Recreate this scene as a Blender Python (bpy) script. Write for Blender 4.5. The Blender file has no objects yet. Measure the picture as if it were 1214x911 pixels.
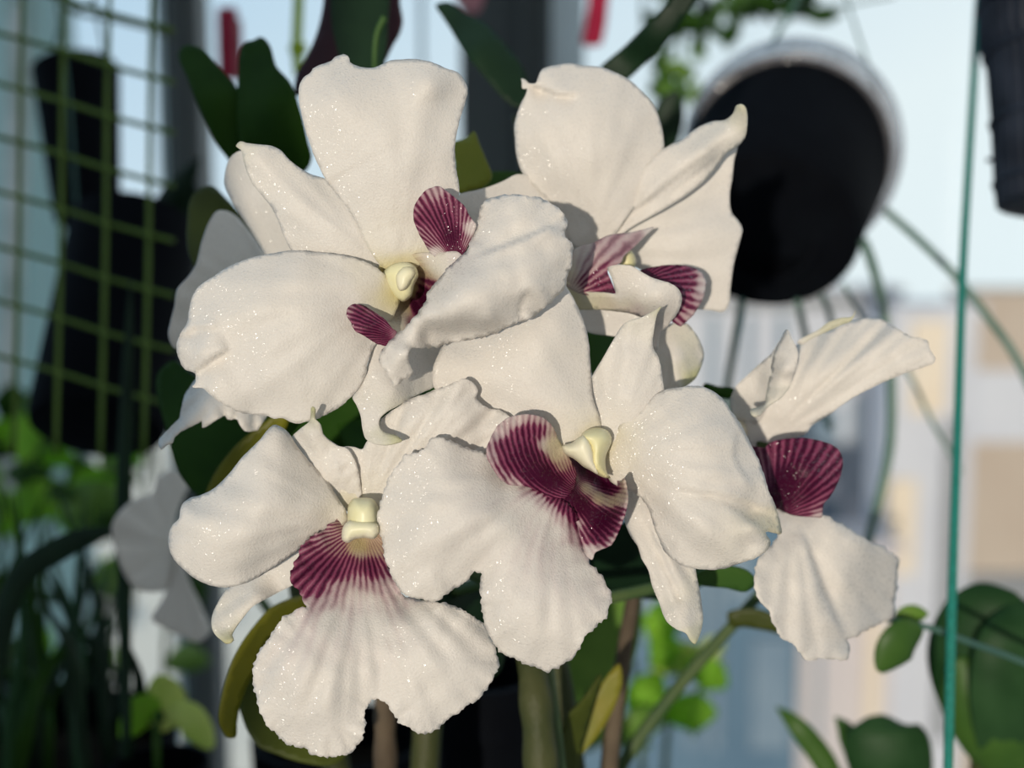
import bpy, bmesh, math, random
import numpy as np
from mathutils import Vector, Matrix, noise
from mathutils.geometry import delaunay_2d_cdt
random.seed(7); rng = np.random.default_rng(7)
S = bpy.context.scene
COL = S.collection
# ------------------------------------------------------------------ camera (frame taken as 1214 x 911)
FW, FH = 1214.0, 911.0
F = 1517.5                                   # focal length in pixels: 0.2 m of width at 0.25 m
CAMZ, PITCH = 1.35, math.radians(7.0)
cam_d = bpy.data.cameras.new('camera'); cam = bpy.data.objects.new('camera', cam_d); COL.objects.link(cam)
cam.location = (0, 0, CAMZ); cam.rotation_euler = (math.pi/2 - PITCH, 0, 0)
cam_d.sensor_width = 36; cam_d.lens = 36*F/FW; cam_d.clip_start = 0.01; cam_d.clip_end = 500
cam_d.dof.use_dof = True; cam_d.dof.focus_distance = 0.25; cam_d.dof.aperture_fstop = 9.0
S.camera = cam
CM = Matrix.Translation((0, 0, CAMZ)) @ Matrix.Rotation(math.pi/2 - PITCH, 4, 'X')
CMn = np.array(CM)
def W(px, py, d):
    """world point seen at (px,py) at distance d metres along the view axis"""
    return CM @ Vector(((px-FW/2)/F*d, -(py-FH/2)/F*d, -d))
def Wn(xy, d):
    c = np.stack([(xy[:,0]-FW/2)/F*d, -(xy[:,1]-FH/2)/F*d, -d, np.ones(len(d))], 1)
    return (c @ CMn.T)[:, :3]
# ------------------------------------------------------------------ object helpers
def empty(name, loc, label, cat, group=None):
    o = bpy.data.objects.new(name, None); COL.objects.link(o)
    o.location = loc; o.empty_display_size = 0.01
    o['label'] = label; o['category'] = cat
    if group: o['group'] = group
    return o
def wloc(o):
    v = Vector((0, 0, 0))
    while o is not None:
        v += o.location; o = o.parent
    return v
def mesh_obj(name, V, Fc, mat, parent=None, attrs=None, smooth=True, label=None):
    me = bpy.data.meshes.new(name)
    org = wloc(parent) if parent else Vector(np.mean(np.array([tuple(v) for v in V]), axis=0))
    me.from_pydata([Vector(v) - org for v in V], [], [tuple(int(i) for i in f) for f in Fc])
    if attrs:
        for k, a in attrs.items():
            at = me.attributes.new(k, 'FLOAT', 'POINT'); at.data.foreach_set('value', np.asarray(a, dtype=np.float32))
    me.update()
    if smooth: me.polygons.foreach_set('use_smooth', [True]*len(me.polygons))
    me.materials.append(mat)
    o = bpy.data.objects.new(name, me); COL.objects.link(o)
    if parent: o.parent = parent
    else: o.location = org
    if label: o['label'] = label
    return o
def tag(o, label, cat, group=None):
    o['label'] = label; o['category'] = cat
    if group: o['group'] = group
    return o
def structure(o):
    o['kind'] = 'structure'; return o
# ------------------------------------------------------------------ materials
def nodes(name):
    m = bpy.data.materials.new(name); m.use_nodes = True
    nt = m.node_tree; nt.nodes.clear()
    return m, nt
def N(nt, t, **kw):
    n = nt.nodes.new(t)
    for k, v in kw.items():
        if k.startswith('i_'): n.inputs[k[2:].replace('_', ' ')].default_value = v
        else: setattr(n, k, v)
    return n
def math_(nt, op, a, b=None, clamp=False):
    n = nt.nodes.new('ShaderNodeMath'); n.operation = op; n.use_clamp = clamp
    for i, v in enumerate((a, b)):
        if v is None: continue
        if isinstance(v, (int, float)): n.inputs[i].default_value = v
        else: nt.links.new(v, n.inputs[i])
    return n.outputs[0]
def mixc(nt, f, a, b):
    n = nt.nodes.new('ShaderNodeMix'); n.data_type = 'RGBA'
    for s, v in ((n.inputs[0], f), (n.inputs[6], a), (n.inputs[7], b)):
        if isinstance(v, (int, float)): s.default_value = v
        elif isinstance(v, tuple): s.default_value = (*v, 1) if len(v) == 3 else v
        else: nt.links.new(v, s)
    return n.outputs[2]
def petal_material():
    m, nt = nodes('petal'); L = nt.links.new
    out = N(nt, 'ShaderNodeOutputMaterial')
    tc = N(nt, 'ShaderNodeTexCoord')
    pig = N(nt, 'ShaderNodeAttribute', attribute_name='pig').outputs['Fac']
    vein = N(nt, 'ShaderNodeAttribute', attribute_name='vein').outputs['Fac']
    yel = N(nt, 'ShaderNodeAttribute', attribute_name='yel').outputs['Fac']
    grn = N(nt, 'ShaderNodeAttribute', attribute_name='grn').outputs['Fac']
    n1 = N(nt, 'ShaderNodeTexNoise', i_Scale=90.0, i_Detail=3.0); L(tc.outputs['Object'], n1.inputs['Vector'])
    white = mixc(nt, n1.outputs['Fac'], (0.85, 0.80, 0.73), (0.80, 0.76, 0.71))
    c = mixc(nt, grn, white, (0.50, 0.50, 0.24))
    c = mixc(nt, yel, c, (0.62, 0.53, 0.17))
    # veins: thin dark lines over a rosy ground
    n2 = N(nt, 'ShaderNodeTexNoise', i_Scale=520.0, i_Detail=2.0); L(tc.outputs['Object'], n2.inputs['Vector'])
    ph = math_(nt, 'ADD', vein, math_(nt, 'MULTIPLY', math_(nt, 'SUBTRACT', n2.outputs['Fac'], 0.5), 3.2))
    s = math_(nt, 'MULTIPLY', math_(nt, 'ADD', math_(nt, 'SINE', ph), 1.0), 0.5)
    dk = math_(nt, 'ADD', math_(nt, 'MULTIPLY', math_(nt, 'SUBTRACT', s, 0.46), 1.0),
               math_(nt, 'MULTIPLY', math_(nt, 'SUBTRACT', pig, 0.30), 2.3), clamp=True)
    w = math_(nt, 'MULTIPLY', pig, 2.1, clamp=True)
    rosy = mixc(nt, dk, (0.30, 0.062, 0.135), (0.062, 0.003, 0.026))
    # the fade into white also follows the veins
    w = math_(nt, 'MULTIPLY', w, math_(nt, 'ADD', 0.45, math_(nt, 'MULTIPLY', math_(nt, 'ADD', s, math_(nt, 'MULTIPLY', pig, 1.6)), 0.6)), clamp=True)
    c = mixc(nt, w, c, rosy)
    nb = N(nt, 'ShaderNodeTexNoise', i_Scale=2300.0, i_Detail=2.0, i_Roughness=0.6); L(tc.outputs['Object'], nb.inputs['Vector'])
    vo = N(nt, 'ShaderNodeTexVoronoi', i_Scale=2600.0); L(tc.outputs['Object'], vo.inputs['Vector'])
    hb = math_(nt, 'ADD', math_(nt, 'MULTIPLY', nb.outputs['Fac'], 0.7), math_(nt, 'MULTIPLY', vo.outputs['Distance'], 0.5))
    bp = N(nt, 'ShaderNodeBump', i_Strength=0.6, i_Distance=0.0002); L(hb, bp.inputs['Height'])
    p = N(nt, 'ShaderNodeBsdfPrincipled', i_Roughness=0.42); L(c, p.inputs['Base Color'])
    # glistening papillae: a few cells of the skin are glossy and tipped at random
    vc = N(nt, 'ShaderNodeSeparateColor'); L(vo.outputs['Color'], vc.inputs[0])
    gl = math_(nt, 'GREATER_THAN', vc.outputs[0], 0.72)
    L(math_(nt, 'MULTIPLY', gl, 0.7), p.inputs['Coat Weight']); p.inputs['Coat Roughness'].default_value = 0.16; p.inputs['Coat IOR'].default_value = 1.6
    p.inputs['Specular IOR Level'].default_value = 0.2; L(bp.outputs[0], p.inputs['Normal'])
    vm = N(nt, 'ShaderNodeVectorMath', operation='SUBTRACT'); L(vo.outputs['Color'], vm.inputs[0]); vm.inputs[1].default_value = (0.5, 0.5, 0.5)
    vs = N(nt, 'ShaderNodeVectorMath', operation='SCALE'); L(vm.outputs[0], vs.inputs[0]); L(math_(nt, 'MULTIPLY', gl, 0.9), vs.inputs['Scale'])
    va = N(nt, 'ShaderNodeVectorMath', operation='ADD'); L(bp.outputs[0], va.inputs[0]); L(vs.outputs[0], va.inputs[1])
    vn = N(nt, 'ShaderNodeVectorMath', operation='NORMALIZE'); L(va.outputs[0], vn.inputs[0]); L(vn.outputs[0], p.inputs['Coat Normal'])
    t = N(nt, 'ShaderNodeBsdfTranslucent'); L(c, t.inputs['Color'])
    mx = N(nt, 'ShaderNodeMixShader', i_Fac=0.22); L(p.outputs[0], mx.inputs[1]); L(t.outputs[0], mx.inputs[2])
    L(mx.outputs[0], out.inputs['Surface'])
    return m
def simple(name, col, col2=None, scale=30.0, rough=0.6, spec=0.3, bump=0.0, bscale=300.0, trans=0.0, metal=0.0, stretch=None):
    m, nt = nodes(name); L = nt.links.new
    out = N(nt, 'ShaderNodeOutputMaterial'); tc = N(nt, 'ShaderNodeTexCoord')
    vec = tc.outputs['Object']
    if stretch:
        mp = N(nt, 'ShaderNodeMapping'); mp.inputs['Scale'].default_value = stretch; L(vec, mp.inputs['Vector']); vec = mp.outputs[0]
    n1 = N(nt, 'ShaderNodeTexNoise', i_Scale=scale, i_Detail=3.0); L(vec, n1.inputs['Vector'])
    rp = N(nt, 'ShaderNodeMapRange'); rp.inputs[1].default_value = 0.35; rp.inputs[2].default_value = 0.65; L(n1.outputs['Fac'], rp.inputs[0])
    c = mixc(nt, rp.outputs[0], col, col2 or tuple(x*0.8 for x in col))
    p = N(nt, 'ShaderNodeBsdfPrincipled', i_Roughness=rough, i_Metallic=metal); L(c, p.inputs['Base Color'])
    p.inputs['Specular IOR Level'].default_value = spec
    if bump:
        nb = N(nt, 'ShaderNodeTexNoise', i_Scale=bscale, i_Detail=2.0); L(vec, nb.inputs['Vector'])
        b = N(nt, 'ShaderNodeBump', i_Strength=bump, i_Distance=0.002); L(nb.outputs['Fac'], b.inputs['Height']); L(b.outputs[0], p.inputs['Normal'])
    sh = p.outputs[0]
    if trans:
        t = N(nt, 'ShaderNodeBsdfTranslucent'); L(c, t.inputs['Color'])
        mx = N(nt, 'ShaderNodeMixShader', i_Fac=trans); L(sh, mx.inputs[1]); L(t.outputs[0], mx.inputs[2]); sh = mx.outputs[0]
    L(sh, out.inputs['Surface'])
    return m
def glass_material(name, tint, gloss):
    m, nt = nodes(name); L = nt.links.new
    out = N(nt, 'ShaderNodeOutputMaterial')
    t = N(nt, 'ShaderNodeBsdfTransparent'); t.inputs[0].default_value = (*tint, 1)
    g = N(nt, 'ShaderNodeBsdfGlossy', i_Roughness=0.05)
    mx = N(nt, 'ShaderNodeMixShader', i_Fac=gloss); L(t.outputs[0], mx.inputs[1]); L(g.outputs[0], mx.inputs[2]); L(mx.outputs[0], out.inputs['Surface'])
    return m
def film_material():
    m, nt = nodes('film'); L = nt.links.new
    out = N(nt, 'ShaderNodeOutputMaterial'); tc = N(nt, 'ShaderNodeTexCoord')
    n1 = N(nt, 'ShaderNodeTexNoise', i_Scale=70.0, i_Detail=4.0); L(tc.outputs['Object'], n1.inputs['Vector'])
    b = N(nt, 'ShaderNodeBump', i_Strength=0.9, i_Distance=0.003); L(n1.outputs['Fac'], b.inputs['Height'])
    p = N(nt, 'ShaderNodeBsdfPrincipled', i_Roughness=0.18); p.inputs['Base Color'].default_value = (0.20, 0.20, 0.22, 1); L(b.outputs[0], p.inputs['Normal'])
    t = N(nt, 'ShaderNodeBsdfTransparent'); t.inputs[0].default_value = (0.86, 0.86, 0.88, 1)
    f = math_(nt, 'ADD', math_(nt, 'MULTIPLY', n1.outputs['Fac'], 0.5), 0.33)
    mx = N(nt, 'ShaderNodeMixShader'); L(f, mx.inputs[0]); L(p.outputs[0], mx.inputs[1]); L(t.outputs[0], mx.inputs[2]); L(mx.outputs[0], out.inputs['Surface'])
    return m
M = dict(
    petal=petal_material(),
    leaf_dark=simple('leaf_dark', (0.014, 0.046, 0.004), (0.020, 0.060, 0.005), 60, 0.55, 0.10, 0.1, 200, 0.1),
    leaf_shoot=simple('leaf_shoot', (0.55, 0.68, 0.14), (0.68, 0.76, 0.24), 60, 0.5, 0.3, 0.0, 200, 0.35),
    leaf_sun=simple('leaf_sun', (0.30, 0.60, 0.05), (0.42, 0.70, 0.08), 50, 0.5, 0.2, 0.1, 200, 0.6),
    leaf_cut=simple('leaf_cut', (0.22, 0.25, 0.02), (0.27, 0.28, 0.03), 50, 0.4, 0.3, 0.1, 200, 0.2),
    frosted=simple('frosted', (0.86, 0.90, 0.90), (0.80, 0.84, 0.84), 6, 0.4, 0.3, trans=0.75),
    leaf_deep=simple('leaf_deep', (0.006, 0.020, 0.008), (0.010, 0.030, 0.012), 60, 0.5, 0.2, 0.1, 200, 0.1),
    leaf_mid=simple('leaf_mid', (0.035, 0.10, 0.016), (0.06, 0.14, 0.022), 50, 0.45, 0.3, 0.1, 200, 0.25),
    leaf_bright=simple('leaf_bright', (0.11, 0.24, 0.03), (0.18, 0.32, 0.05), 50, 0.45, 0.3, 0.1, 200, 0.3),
    leaf_pale=simple('leaf_pale', (0.36, 0.45, 0.10), (0.50, 0.55, 0.18), 60, 0.5, 0.3, 0.0, 200, 0.3),
    leaf_yellow=simple('leaf_yellow', (0.17, 0.17, 0.010), (0.22, 0.21, 0.015), 50, 0.4, 0.3, 0.1, 200, 0.25),
    leaf_gold=simple('leaf_gold', (0.30, 0.24, 0.02), (0.20, 0.22, 0.03), 40, 0.4, 0.3, 0.1, 200, 0.25),
    leaf_olive=simple('leaf_olive', (0.05, 0.065, 0.008), (0.08, 0.10, 0.012), 50, 0.45, 0.25, 0.1, 200, 0.2),
    leaf_maroon=simple('leaf_maroon', (0.035, 0.008, 0.012), (0.06, 0.012, 0.02), 50, 0.45, 0.25, 0.1, 200, 0.2),
    leaf_succ=simple('leaf_succ', (0.012, 0.042, 0.012), (0.026, 0.070, 0.024), 50, 0.5, 0.12, 0.1, 200, 0.05),
    cane=simple('cane', (0.030, 0.042, 0.010), (0.060, 0.065, 0.020), 60, 0.6, 0.3, 0.3, 300),
    cane_brown=simple('cane_brown', (0.075, 0.055, 0.036), (0.12, 0.09, 0.058), 80, 0.7, 0.2, 0.3, 300),
    stalk=simple('stalk', (0.045, 0.085, 0.025), (0.075, 0.11, 0.035), 80, 0.5, 0.3),
    root=simple('root', (0.16, 0.24, 0.20), (0.10, 0.18, 0.14), 60, 0.8, 0.1, 0.4, 400),
    column=simple('column', (0.76, 0.70, 0.38), (0.79, 0.76, 0.50), 120, 0.4, 0.4, 0.05, 400),
    anther=simple('anther', (0.82, 0.76, 0.58), (0.80, 0.76, 0.50), 120, 0.4, 0.4, 0.05, 400),
    pot_black=simple('pot_black', (0.0022, 0.0028, 0.0045), (0.003, 0.004, 0.006), 60, 0.75, 0.05, 0.1, 200),
    pot_mesh=simple('pot_mesh', (0.006, 0.009, 0.016), (0.018, 0.024, 0.038), 60, 0.6, 0.2, 0.1, 200),
    soil=simple('soil', (0.006, 0.005, 0.004), (0.02, 0.015, 0.01), 200, 0.95, 0.05, 0.8, 400),
    film=film_material(),
    cord=simple('cord', (0.010, 0.16, 0.12), (0.018, 0.23, 0.18), 900, 0.6, 0.3, 0.4, 900),
    wire=simple('wire', (0.10, 0.17, 0.02), (0.08, 0.14, 0.015), 60, 0.5, 0.3),
    twig=simple('twig', (0.04, 0.10, 0.085), (0.06, 0.13, 0.10), 60, 0.6, 0.2),
    red=simple('red', (0.38, 0.010, 0.045), (0.45, 0.015, 0.06), 60, 0.4, 0.4, trans=0.2),
    pink=simple('pink', (0.55, 0.22, 0.26), (0.6, 0.3, 0.32), 60, 0.5, 0.3, trans=0.2),
    lime=simple('lime', (0.45, 0.60, 0.02), (0.36, 0.52, 0.02), 60, 0.4, 0.4, trans=0.2),
    frame_grey=simple('frame_grey', (0.11, 0.125, 0.125), (0.14, 0.155, 0.155), 6, 0.5, 0.3),
    frame_dark=simple('frame_dark', (0.065, 0.078, 0.08), (0.075, 0.09, 0.09), 6, 0.5, 0.3),
    frame_white=simple('frame_white', (0.70, 0.72, 0.72), (0.62, 0.65, 0.65), 6, 0.4, 0.4),
    pipe=simple('pipe', (0.80, 0.84, 0.82), (0.42, 0.50, 0.46), 22, 0.3, 0.5),
    wall_left=simple('wall_left', (0.62, 0.76, 0.74), (0.70, 0.82, 0.80), 3, 0.6, 0.2, trans=0.75),
    sill=simple('sill', (0.35, 0.34, 0.33), (0.28, 0.27, 0.27), 10, 0.6, 0.3),
    glass=glass_material('glass', (0.96, 0.98, 0.98), 0.04),
    b_lilac=simple('b_lilac', (0.60, 0.62, 0.70), (0.66, 0.68, 0.75), 0.3, 0.9, 0.1),  # lilac, beige and tan facades are whitened to paint in distance haze
    b_cream=simple('b_cream', (0.80, 0.68, 0.54), (0.84, 0.74, 0.62), 0.3, 0.9, 0.1),  # also carries the sunlit patches painted on two facades
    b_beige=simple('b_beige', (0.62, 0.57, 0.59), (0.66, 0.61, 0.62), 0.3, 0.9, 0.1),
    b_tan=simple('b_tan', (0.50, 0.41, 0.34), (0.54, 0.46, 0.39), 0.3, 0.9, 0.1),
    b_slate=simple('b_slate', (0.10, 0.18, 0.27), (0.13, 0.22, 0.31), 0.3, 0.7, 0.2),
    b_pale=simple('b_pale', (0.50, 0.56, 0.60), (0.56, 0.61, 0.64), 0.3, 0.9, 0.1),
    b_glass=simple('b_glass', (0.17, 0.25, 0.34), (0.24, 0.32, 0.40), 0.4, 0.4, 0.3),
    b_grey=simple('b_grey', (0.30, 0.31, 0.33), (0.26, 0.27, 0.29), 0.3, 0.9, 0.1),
    ground=simple('ground', (0.22, 0.25, 0.29), (0.18, 0.21, 0.24), 0.1, 0.95, 0.1),
)
# ------------------------------------------------------------------ sheets: thin curved petals and leaves
def resample(pts, step):
    P = np.array(pts, float); n = len(P); out = []
    for i in range(n):
        p0, p1, p2, p3 = P[i-1], P[i], P[(i+1) % n], P[(i+2) % n]
        # centripetal-ish Catmull-Rom (tangents limited by the segment length)
        L = np.linalg.norm(p2-p1); k = max(1, int(round(L/step)))
        def tan(a, b, c):
            d1, d2 = np.linalg.norm(b-a)+1e-6, np.linalg.norm(c-b)+1e-6
            return ((b-a)/d1*d2 + (c-b)/d2*d1)/(d1+d2)
        m1, m2 = tan(p0, p1, p2)*L*0.9, tan(p1, p2, p3)*L*0.9
        for j in range(k):
            t = j/k; t2, t3 = t*t, t*t*t
            out.append((2*t3-3*t2+1)*p1 + (t3-2*t2+t)*m1 + (-2*t3+3*t2)*p2 + (t3-t2)*m2)
    return np.array(out)
def resample_open(pts, step):
    P = np.array(pts, float); out = []
    for i in range(len(P)-1):
        k = max(1, int(np.linalg.norm(P[i+1]-P[i])/step))
        out += [P[i]+(P[i+1]-P[i])*j/k for j in range(k)]
    return np.array(out+[P[-1]])
def inside(poly, q):
    x, y = q[:, 0], q[:, 1]; r = np.zeros(len(q), bool)
    x1, y1 = poly[:, 0], poly[:, 1]; x2, y2 = np.roll(x1, -1), np.roll(y1, -1)
    for a, b, c, d in zip(x1, y1, x2, y2):
        if b == d: continue
        r ^= ((b > y) != (d > y)) & (x < (c-a)*(y-b)/(d-b)+a)
    return r
def edge_dist(poly, q):
    a = poly; b = np.roll(poly, -1, 0); ab = b-a; L2 = (ab**2).sum(1)+1e-9
    best = np.full(len(q), 1e9); arc = np.zeros(len(q))
    cum = np.concatenate([[0], np.cumsum(np.sqrt(L2))])
    for i in range(len(a)):
        t = np.clip(((q-a[i])@ab[i])/L2[i], 0, 1)
        d = np.hypot(*(q-(a[i]+t[:, None]*ab[i])).T)
        u = d < best; best[u] = d[u]; arc[u] = cum[i]+t[u]*math.sqrt(L2[i])
    return best, arc
def tps(ctrl, q):
    c = np.array(ctrl, float); p = c[:, :2]; v = c[:, 2]; n = len(c)
    if n < 3: return np.full(len(q), v.mean())
    if n <= 4:                                  # few controls: a damped plane
        m = p.mean(0); A = np.vstack([(p-m)/s0 for s0 in (100.0,)]); G = A.T@A+np.eye(2)*0.02
        return v.mean()+((q-m)/100.0)@np.linalg.solve(G, A.T@(v-v.mean()))
    def U(r): return np.where(r > 1e-9, r*r*np.log(r+1e-12), 0)
    s = 100.0
    K = U(np.linalg.norm(p[:, None]-p[None], axis=2)/s) + np.eye(n)*0.0015
    Pm = np.hstack([np.ones((n, 1)), p/s])
    A = np.zeros((n+3, n+3)); A[:n, :n] = K; A[:n, n:] = Pm; A[n:, :n] = Pm.T
    A[n:, n:] -= np.eye(3)*1e-9
    w = np.linalg.lstsq(A, np.concatenate([v, np.zeros(3)]), rcond=None)[0]
    r = U(np.linalg.norm(q[:, None]-p[None], axis=2)/s)@w[:n] + np.hstack([np.ones((len(q), 1)), q/s])@w[n:]
    return np.clip(r, v.min()-5, v.max()+5)
def field(ctrl, q, soft=9.0):
    """smooth blend of control values for pigments"""
    c = np.array(ctrl, float)
    d2 = ((q[:, None]-c[None, :, :2])**2).sum(2)
    w = 1/(d2+soft*soft)**2.5
    return (w*c[:, 2]).sum(1)/(w.sum(1)+1/(36.0**2)**2.5)     # fades to nothing away from the controls
def sheet(outline, ctrl, step=3.0, grid=4.5, serr=0.0, ruffle=(0, 40), curl=(0, 20), pleat=None, lump=(0, 60), base=0.25,
          pig=None, vein=None, yel=None, grn=None, seed=0, pre=None, creases=()):
    poly = resample(outline, step)
    if serr:
        nrm = np.roll(poly, -1, 0)-np.roll(poly, 1, 0); nrm = np.stack([nrm[:, 1], -nrm[:, 0]], 1); nrm /= np.linalg.norm(nrm, axis=1)[:, None]+1e-9
        j = np.array([noise.noise((i*0.63, seed*3.1, 0.5)) + 0.5*noise.noise((i*0.21, seed*3.1, 9.5)) for i in range(len(poly))])
        poly = poly + nrm*(j*serr)[:, None]
    lo, hi = poly.min(0), poly.max(0)
    gx = np.arange(lo[0], hi[0], grid); gy = np.arange(lo[1], hi[1], grid*0.866)
    G = np.array([(x+(grid/2 if k % 2 else 0), y) for k, y in enumerate(gy) for x in gx])
    G = G[inside(poly, G)]
    if len(G):
        d, _ = edge_dist(poly, G); G = G[d > grid*0.55]
    allp = np.vstack([poly, G]) if len(G) else poly
    n = len(poly)
    ed = [(i, (i+1) % n) for i in range(n)]
    vs, es, fs, *_ = delaunay_2d_cdt([Vector(p) for p in allp], ed, [], 1, 1e-4)
    q = np.array([tuple(v) for v in vs])
    d, arc = edge_dist(poly, q)
    z = tps(ctrl, q)
    if curl[0]: z = z + curl[0]*np.exp(-d/curl[1])
    if ruffle[0]:
        per = ruffle[1]
        rf = np.array([noise.noise((a/per, seed*7.7, 1.3)) for a in arc])
        z = z + ruffle[0]*2*rf*np.exp(-d/(per*0.8))
    if lump[0]:
        z = z + lump[0]*np.array([noise.noise((p[0]/lump[1], p[1]/lump[1], seed*5.1)) for p in q])
    if pleat:
        bx, by, amp, k = pleat
        th = np.arctan2(q[:, 1]-by, q[:, 0]-bx); r = np.hypot(q[:, 0]-bx, q[:, 1]-by)
        z = z + 0.6*amp*np.clip(r/120, 0, 1.3)*np.array([noise.noise((math.cos(a)*k, math.sin(a)*k, rr/160+seed)) for a, rr in zip(th, r)])
    if pre is not None: z = z + pre(q, d)
    for line, amp, wid in creases:              # a fold: depth steps by amp on the right-hand side of the line, then eases off
        ln = resample_open(line, 3.0); a, b = ln[:-1], ln[1:]
        best = np.full(len(q), 1e9); sg = np.zeros(len(q)); tt = np.zeros(len(q))
        for i in range(len(a)):
            ab = b[i]-a[i]; t = ((q-a[i])@ab)/(ab@ab+1e-9); tc_ = np.clip(t, 0, 1); v = q-(a[i]+tc_[:, None]*ab)
            dd = np.hypot(*v.T); u = dd < best; best[u] = dd[u]; cr = ab[0]*(q[:, 1]-a[i][1])-ab[1]*(q[:, 0]-a[i][0]); sg[u] = np.sign(cr)[u]; tt[u] = ((i+tc_)/len(a))[u]
        fade = np.clip(np.minimum(tt*4, (1-tt)*4), 0, 1); fade = fade*fade*(3-2*fade)
        near = np.exp(-best/wid); near = near*np.clip(best/2.5, 0, 1)
        z = z + amp*fade*np.where(sg > 0, near, -0.25*near)
    V = Wn(q, base + z/1000.0)
    at = {}
    if pig is not None: at['pig'] = np.clip(field(pig, q), 0, 1)
    if yel is not None: at['yel'] = np.clip(field(yel, q), 0, 1)
    if grn is not None: at['grn'] = np.clip(field(grn, q), 0, 1)
    if vein is not None:
        bx, by, fr, sw = vein
        th = np.arctan2(q[:, 1]-by, q[:, 0]-bx); r = np.hypot(q[:, 0]-bx, q[:, 1]-by)
        th = np.where(th < -math.pi*0.5, th+2*math.pi, th) if vein[0] > 0 else th
        at['vein'] = (th+sw*r/100)*fr
    return V, [tuple(f) for f in fs], at
def put(name, parent, sheets, mat='petal', thick=0.00035, label=None):
    """join one or more sheets into ONE mesh object with real thickness"""
    V = np.vstack([s[0] for s in sheets]); Fc = []; b = 0; keys = set(k for s in sheets for k in s[2])
    at = {k: np.concatenate([s[2].get(k, np.zeros(len(s[0]))) for s in sheets]) for k in keys}
    for s in sheets:
        Fc += [tuple(i+b for i in f) for f in s[1]]; b += len(s[0])
    o = mesh_obj(name, V, Fc, M[mat], parent, at, label=label)
    md = o.modifiers.new('thickness', 'SOLIDIFY'); md.thickness = thick; md.offset = 0
    return o
def puff(name, parent, outline, z0, h, mat, label=None, tilt=None, base=0.25):
    """a fleshy solid: an outline inflated to both sides"""
    poly = resample(outline, 2.0)
    lo, hi = poly.min(0), poly.max(0); g = 2.5
    G = np.array([(x, y) for y in np.arange(lo[1], hi[1], g) for x in np.arange(lo[0], hi[0], g)])
    G = G[inside(poly, G)]; d, _ = edge_dist(poly, G); G = G[d > 1.3]
    allp = np.vstack([poly, G]); n = len(poly)
    vs, es, fs, *_ = delaunay_2d_cdt([Vector(p) for p in allp], [(i, (i+1) % n) for i in range(n)], [], 1, 1e-4)
    q = np.array([tuple(v) for v in vs]); d, _ = edge_dist(poly, q); dm = d.max()
    pr = np.sqrt(np.clip(1-(1-np.clip(d/dm, 0, 1))**2, 0, 1))
    z = tps(tilt, q) if tilt else np.full(len(q), z0)
    on = d < 0.05
    V = [*Wn(q, base+(z-h*pr)/1000)]; back = {}
    B = Wn(q, base+(z+0.6*h*pr)/1000)
    for i in range(len(q)):
        if on[i]: back[i] = i
        else: back[i] = len(V); V.append(B[i])
    Fc = [tuple(f) for f in fs] + [tuple(back[i] for i in reversed(f)) for f in fs]
    return mesh_obj(name, V, Fc, M[mat], parent, label=label)
# ------------------------------------------------------------------ tubes, lathes, blades, boxes
def spline3(pts, n):
    P = [Vector(p) for p in pts]; out = []
    if len(P) == 2: return [P[0].lerp(P[1], i/n) for i in range(n+1)]
    for i in range(len(P)-1):
        p0 = P[i-1] if i else P[0]*2-P[1]; p1, p2 = P[i], P[i+1]; p3 = P[i+2] if i+2 < len(P) else p2*2-p1
        for j in range(n):
            t = j/n
            out.append(0.5*((2*p1)+(p2-p0)*t+(2*p0-5*p1+4*p2-p3)*t*t+(3*p1-p0-3*p2+p3)*t**3))
    return out+[P[-1]]
def tube_geo(pts, r, seg=10, n=8, rfun=None):
    P = spline3(pts, n); V = []; Fc = []; m = len(P)
    up = Vector((0.123, 0.9, 0.3)).normalized()
    for i, p in enumerate(P):
        t = (P[min(i+1, m-1)]-P[max(i-1, 0)]).normalized()
        a = t.cross(up)
        if a.length < 1e-4: a = t.cross(Vector((1, 0, 0)))
        a.normalize(); b = t.cross(a); u = i/(m-1)
        rr = rfun(u)*r if rfun else r
        for k in range(seg):
            an = 2*math.pi*k/seg; V.append(p+(a*math.cos(an)+b*math.sin(an))*rr)
    for i in range(m-1):
        for k in range(seg):
            Fc.append((i*seg+k, i*seg+(k+1) % seg, (i+1)*seg+(k+1) % seg, (i+1)*seg+k))
    Fc.append(tuple(range(seg))[::-1]); Fc.append(tuple((m-1)*seg+k for k in range(seg)))
    return V, Fc
def tube(name, parent, pts, r, mat, rfun=None, n=8, seg=10, label=None):
    V, Fc = tube_geo(pts, r, seg, n, rfun)
    return mesh_obj(name, V, Fc, M[mat], parent, label=label)
def lathe(name, parent, c0, c1, prof, mat, seg=64, ribs=0, ribamp=0.0, closed=False, label=None):
    """profile (t along axis c0->c1 in 0..1, radius m), swept round that axis"""
    c0, c1 = Vector(c0), Vector(c1); ax = (c1-c0); L = ax.length; ax.normalize()
    a = ax.orthogonal().normalized(); b = ax.cross(a); V = []; Fc = []
    for t, r in prof:
        for k in range(seg):
            an = 2*math.pi*k/seg; rr = r
            if ribs: rr = r*(1+ribamp*(1 if math.sin(ribs*an) > 0 else -1))
            V.append(c0+ax*(t*L)+(a*math.cos(an)+b*math.sin(an))*rr)
    m = len(prof)
    for i in range(m-1):
        for k in range(seg): Fc.append((i*seg+k, i*seg+(k+1) % seg, (i+1)*seg+(k+1) % seg, (i+1)*seg+k))
    Fc.append(tuple(range(seg))[::-1]); Fc.append(tuple((m-1)*seg+k for k in range(seg)))
    o = mesh_obj(name, V, Fc, M[mat], parent, label=label)
    for p in o.data.polygons:
        if len(p.vertices) > 4: p.use_smooth = False
    o.data.set_sharp_from_angle(angle=math.radians(35))
    return o
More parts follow.
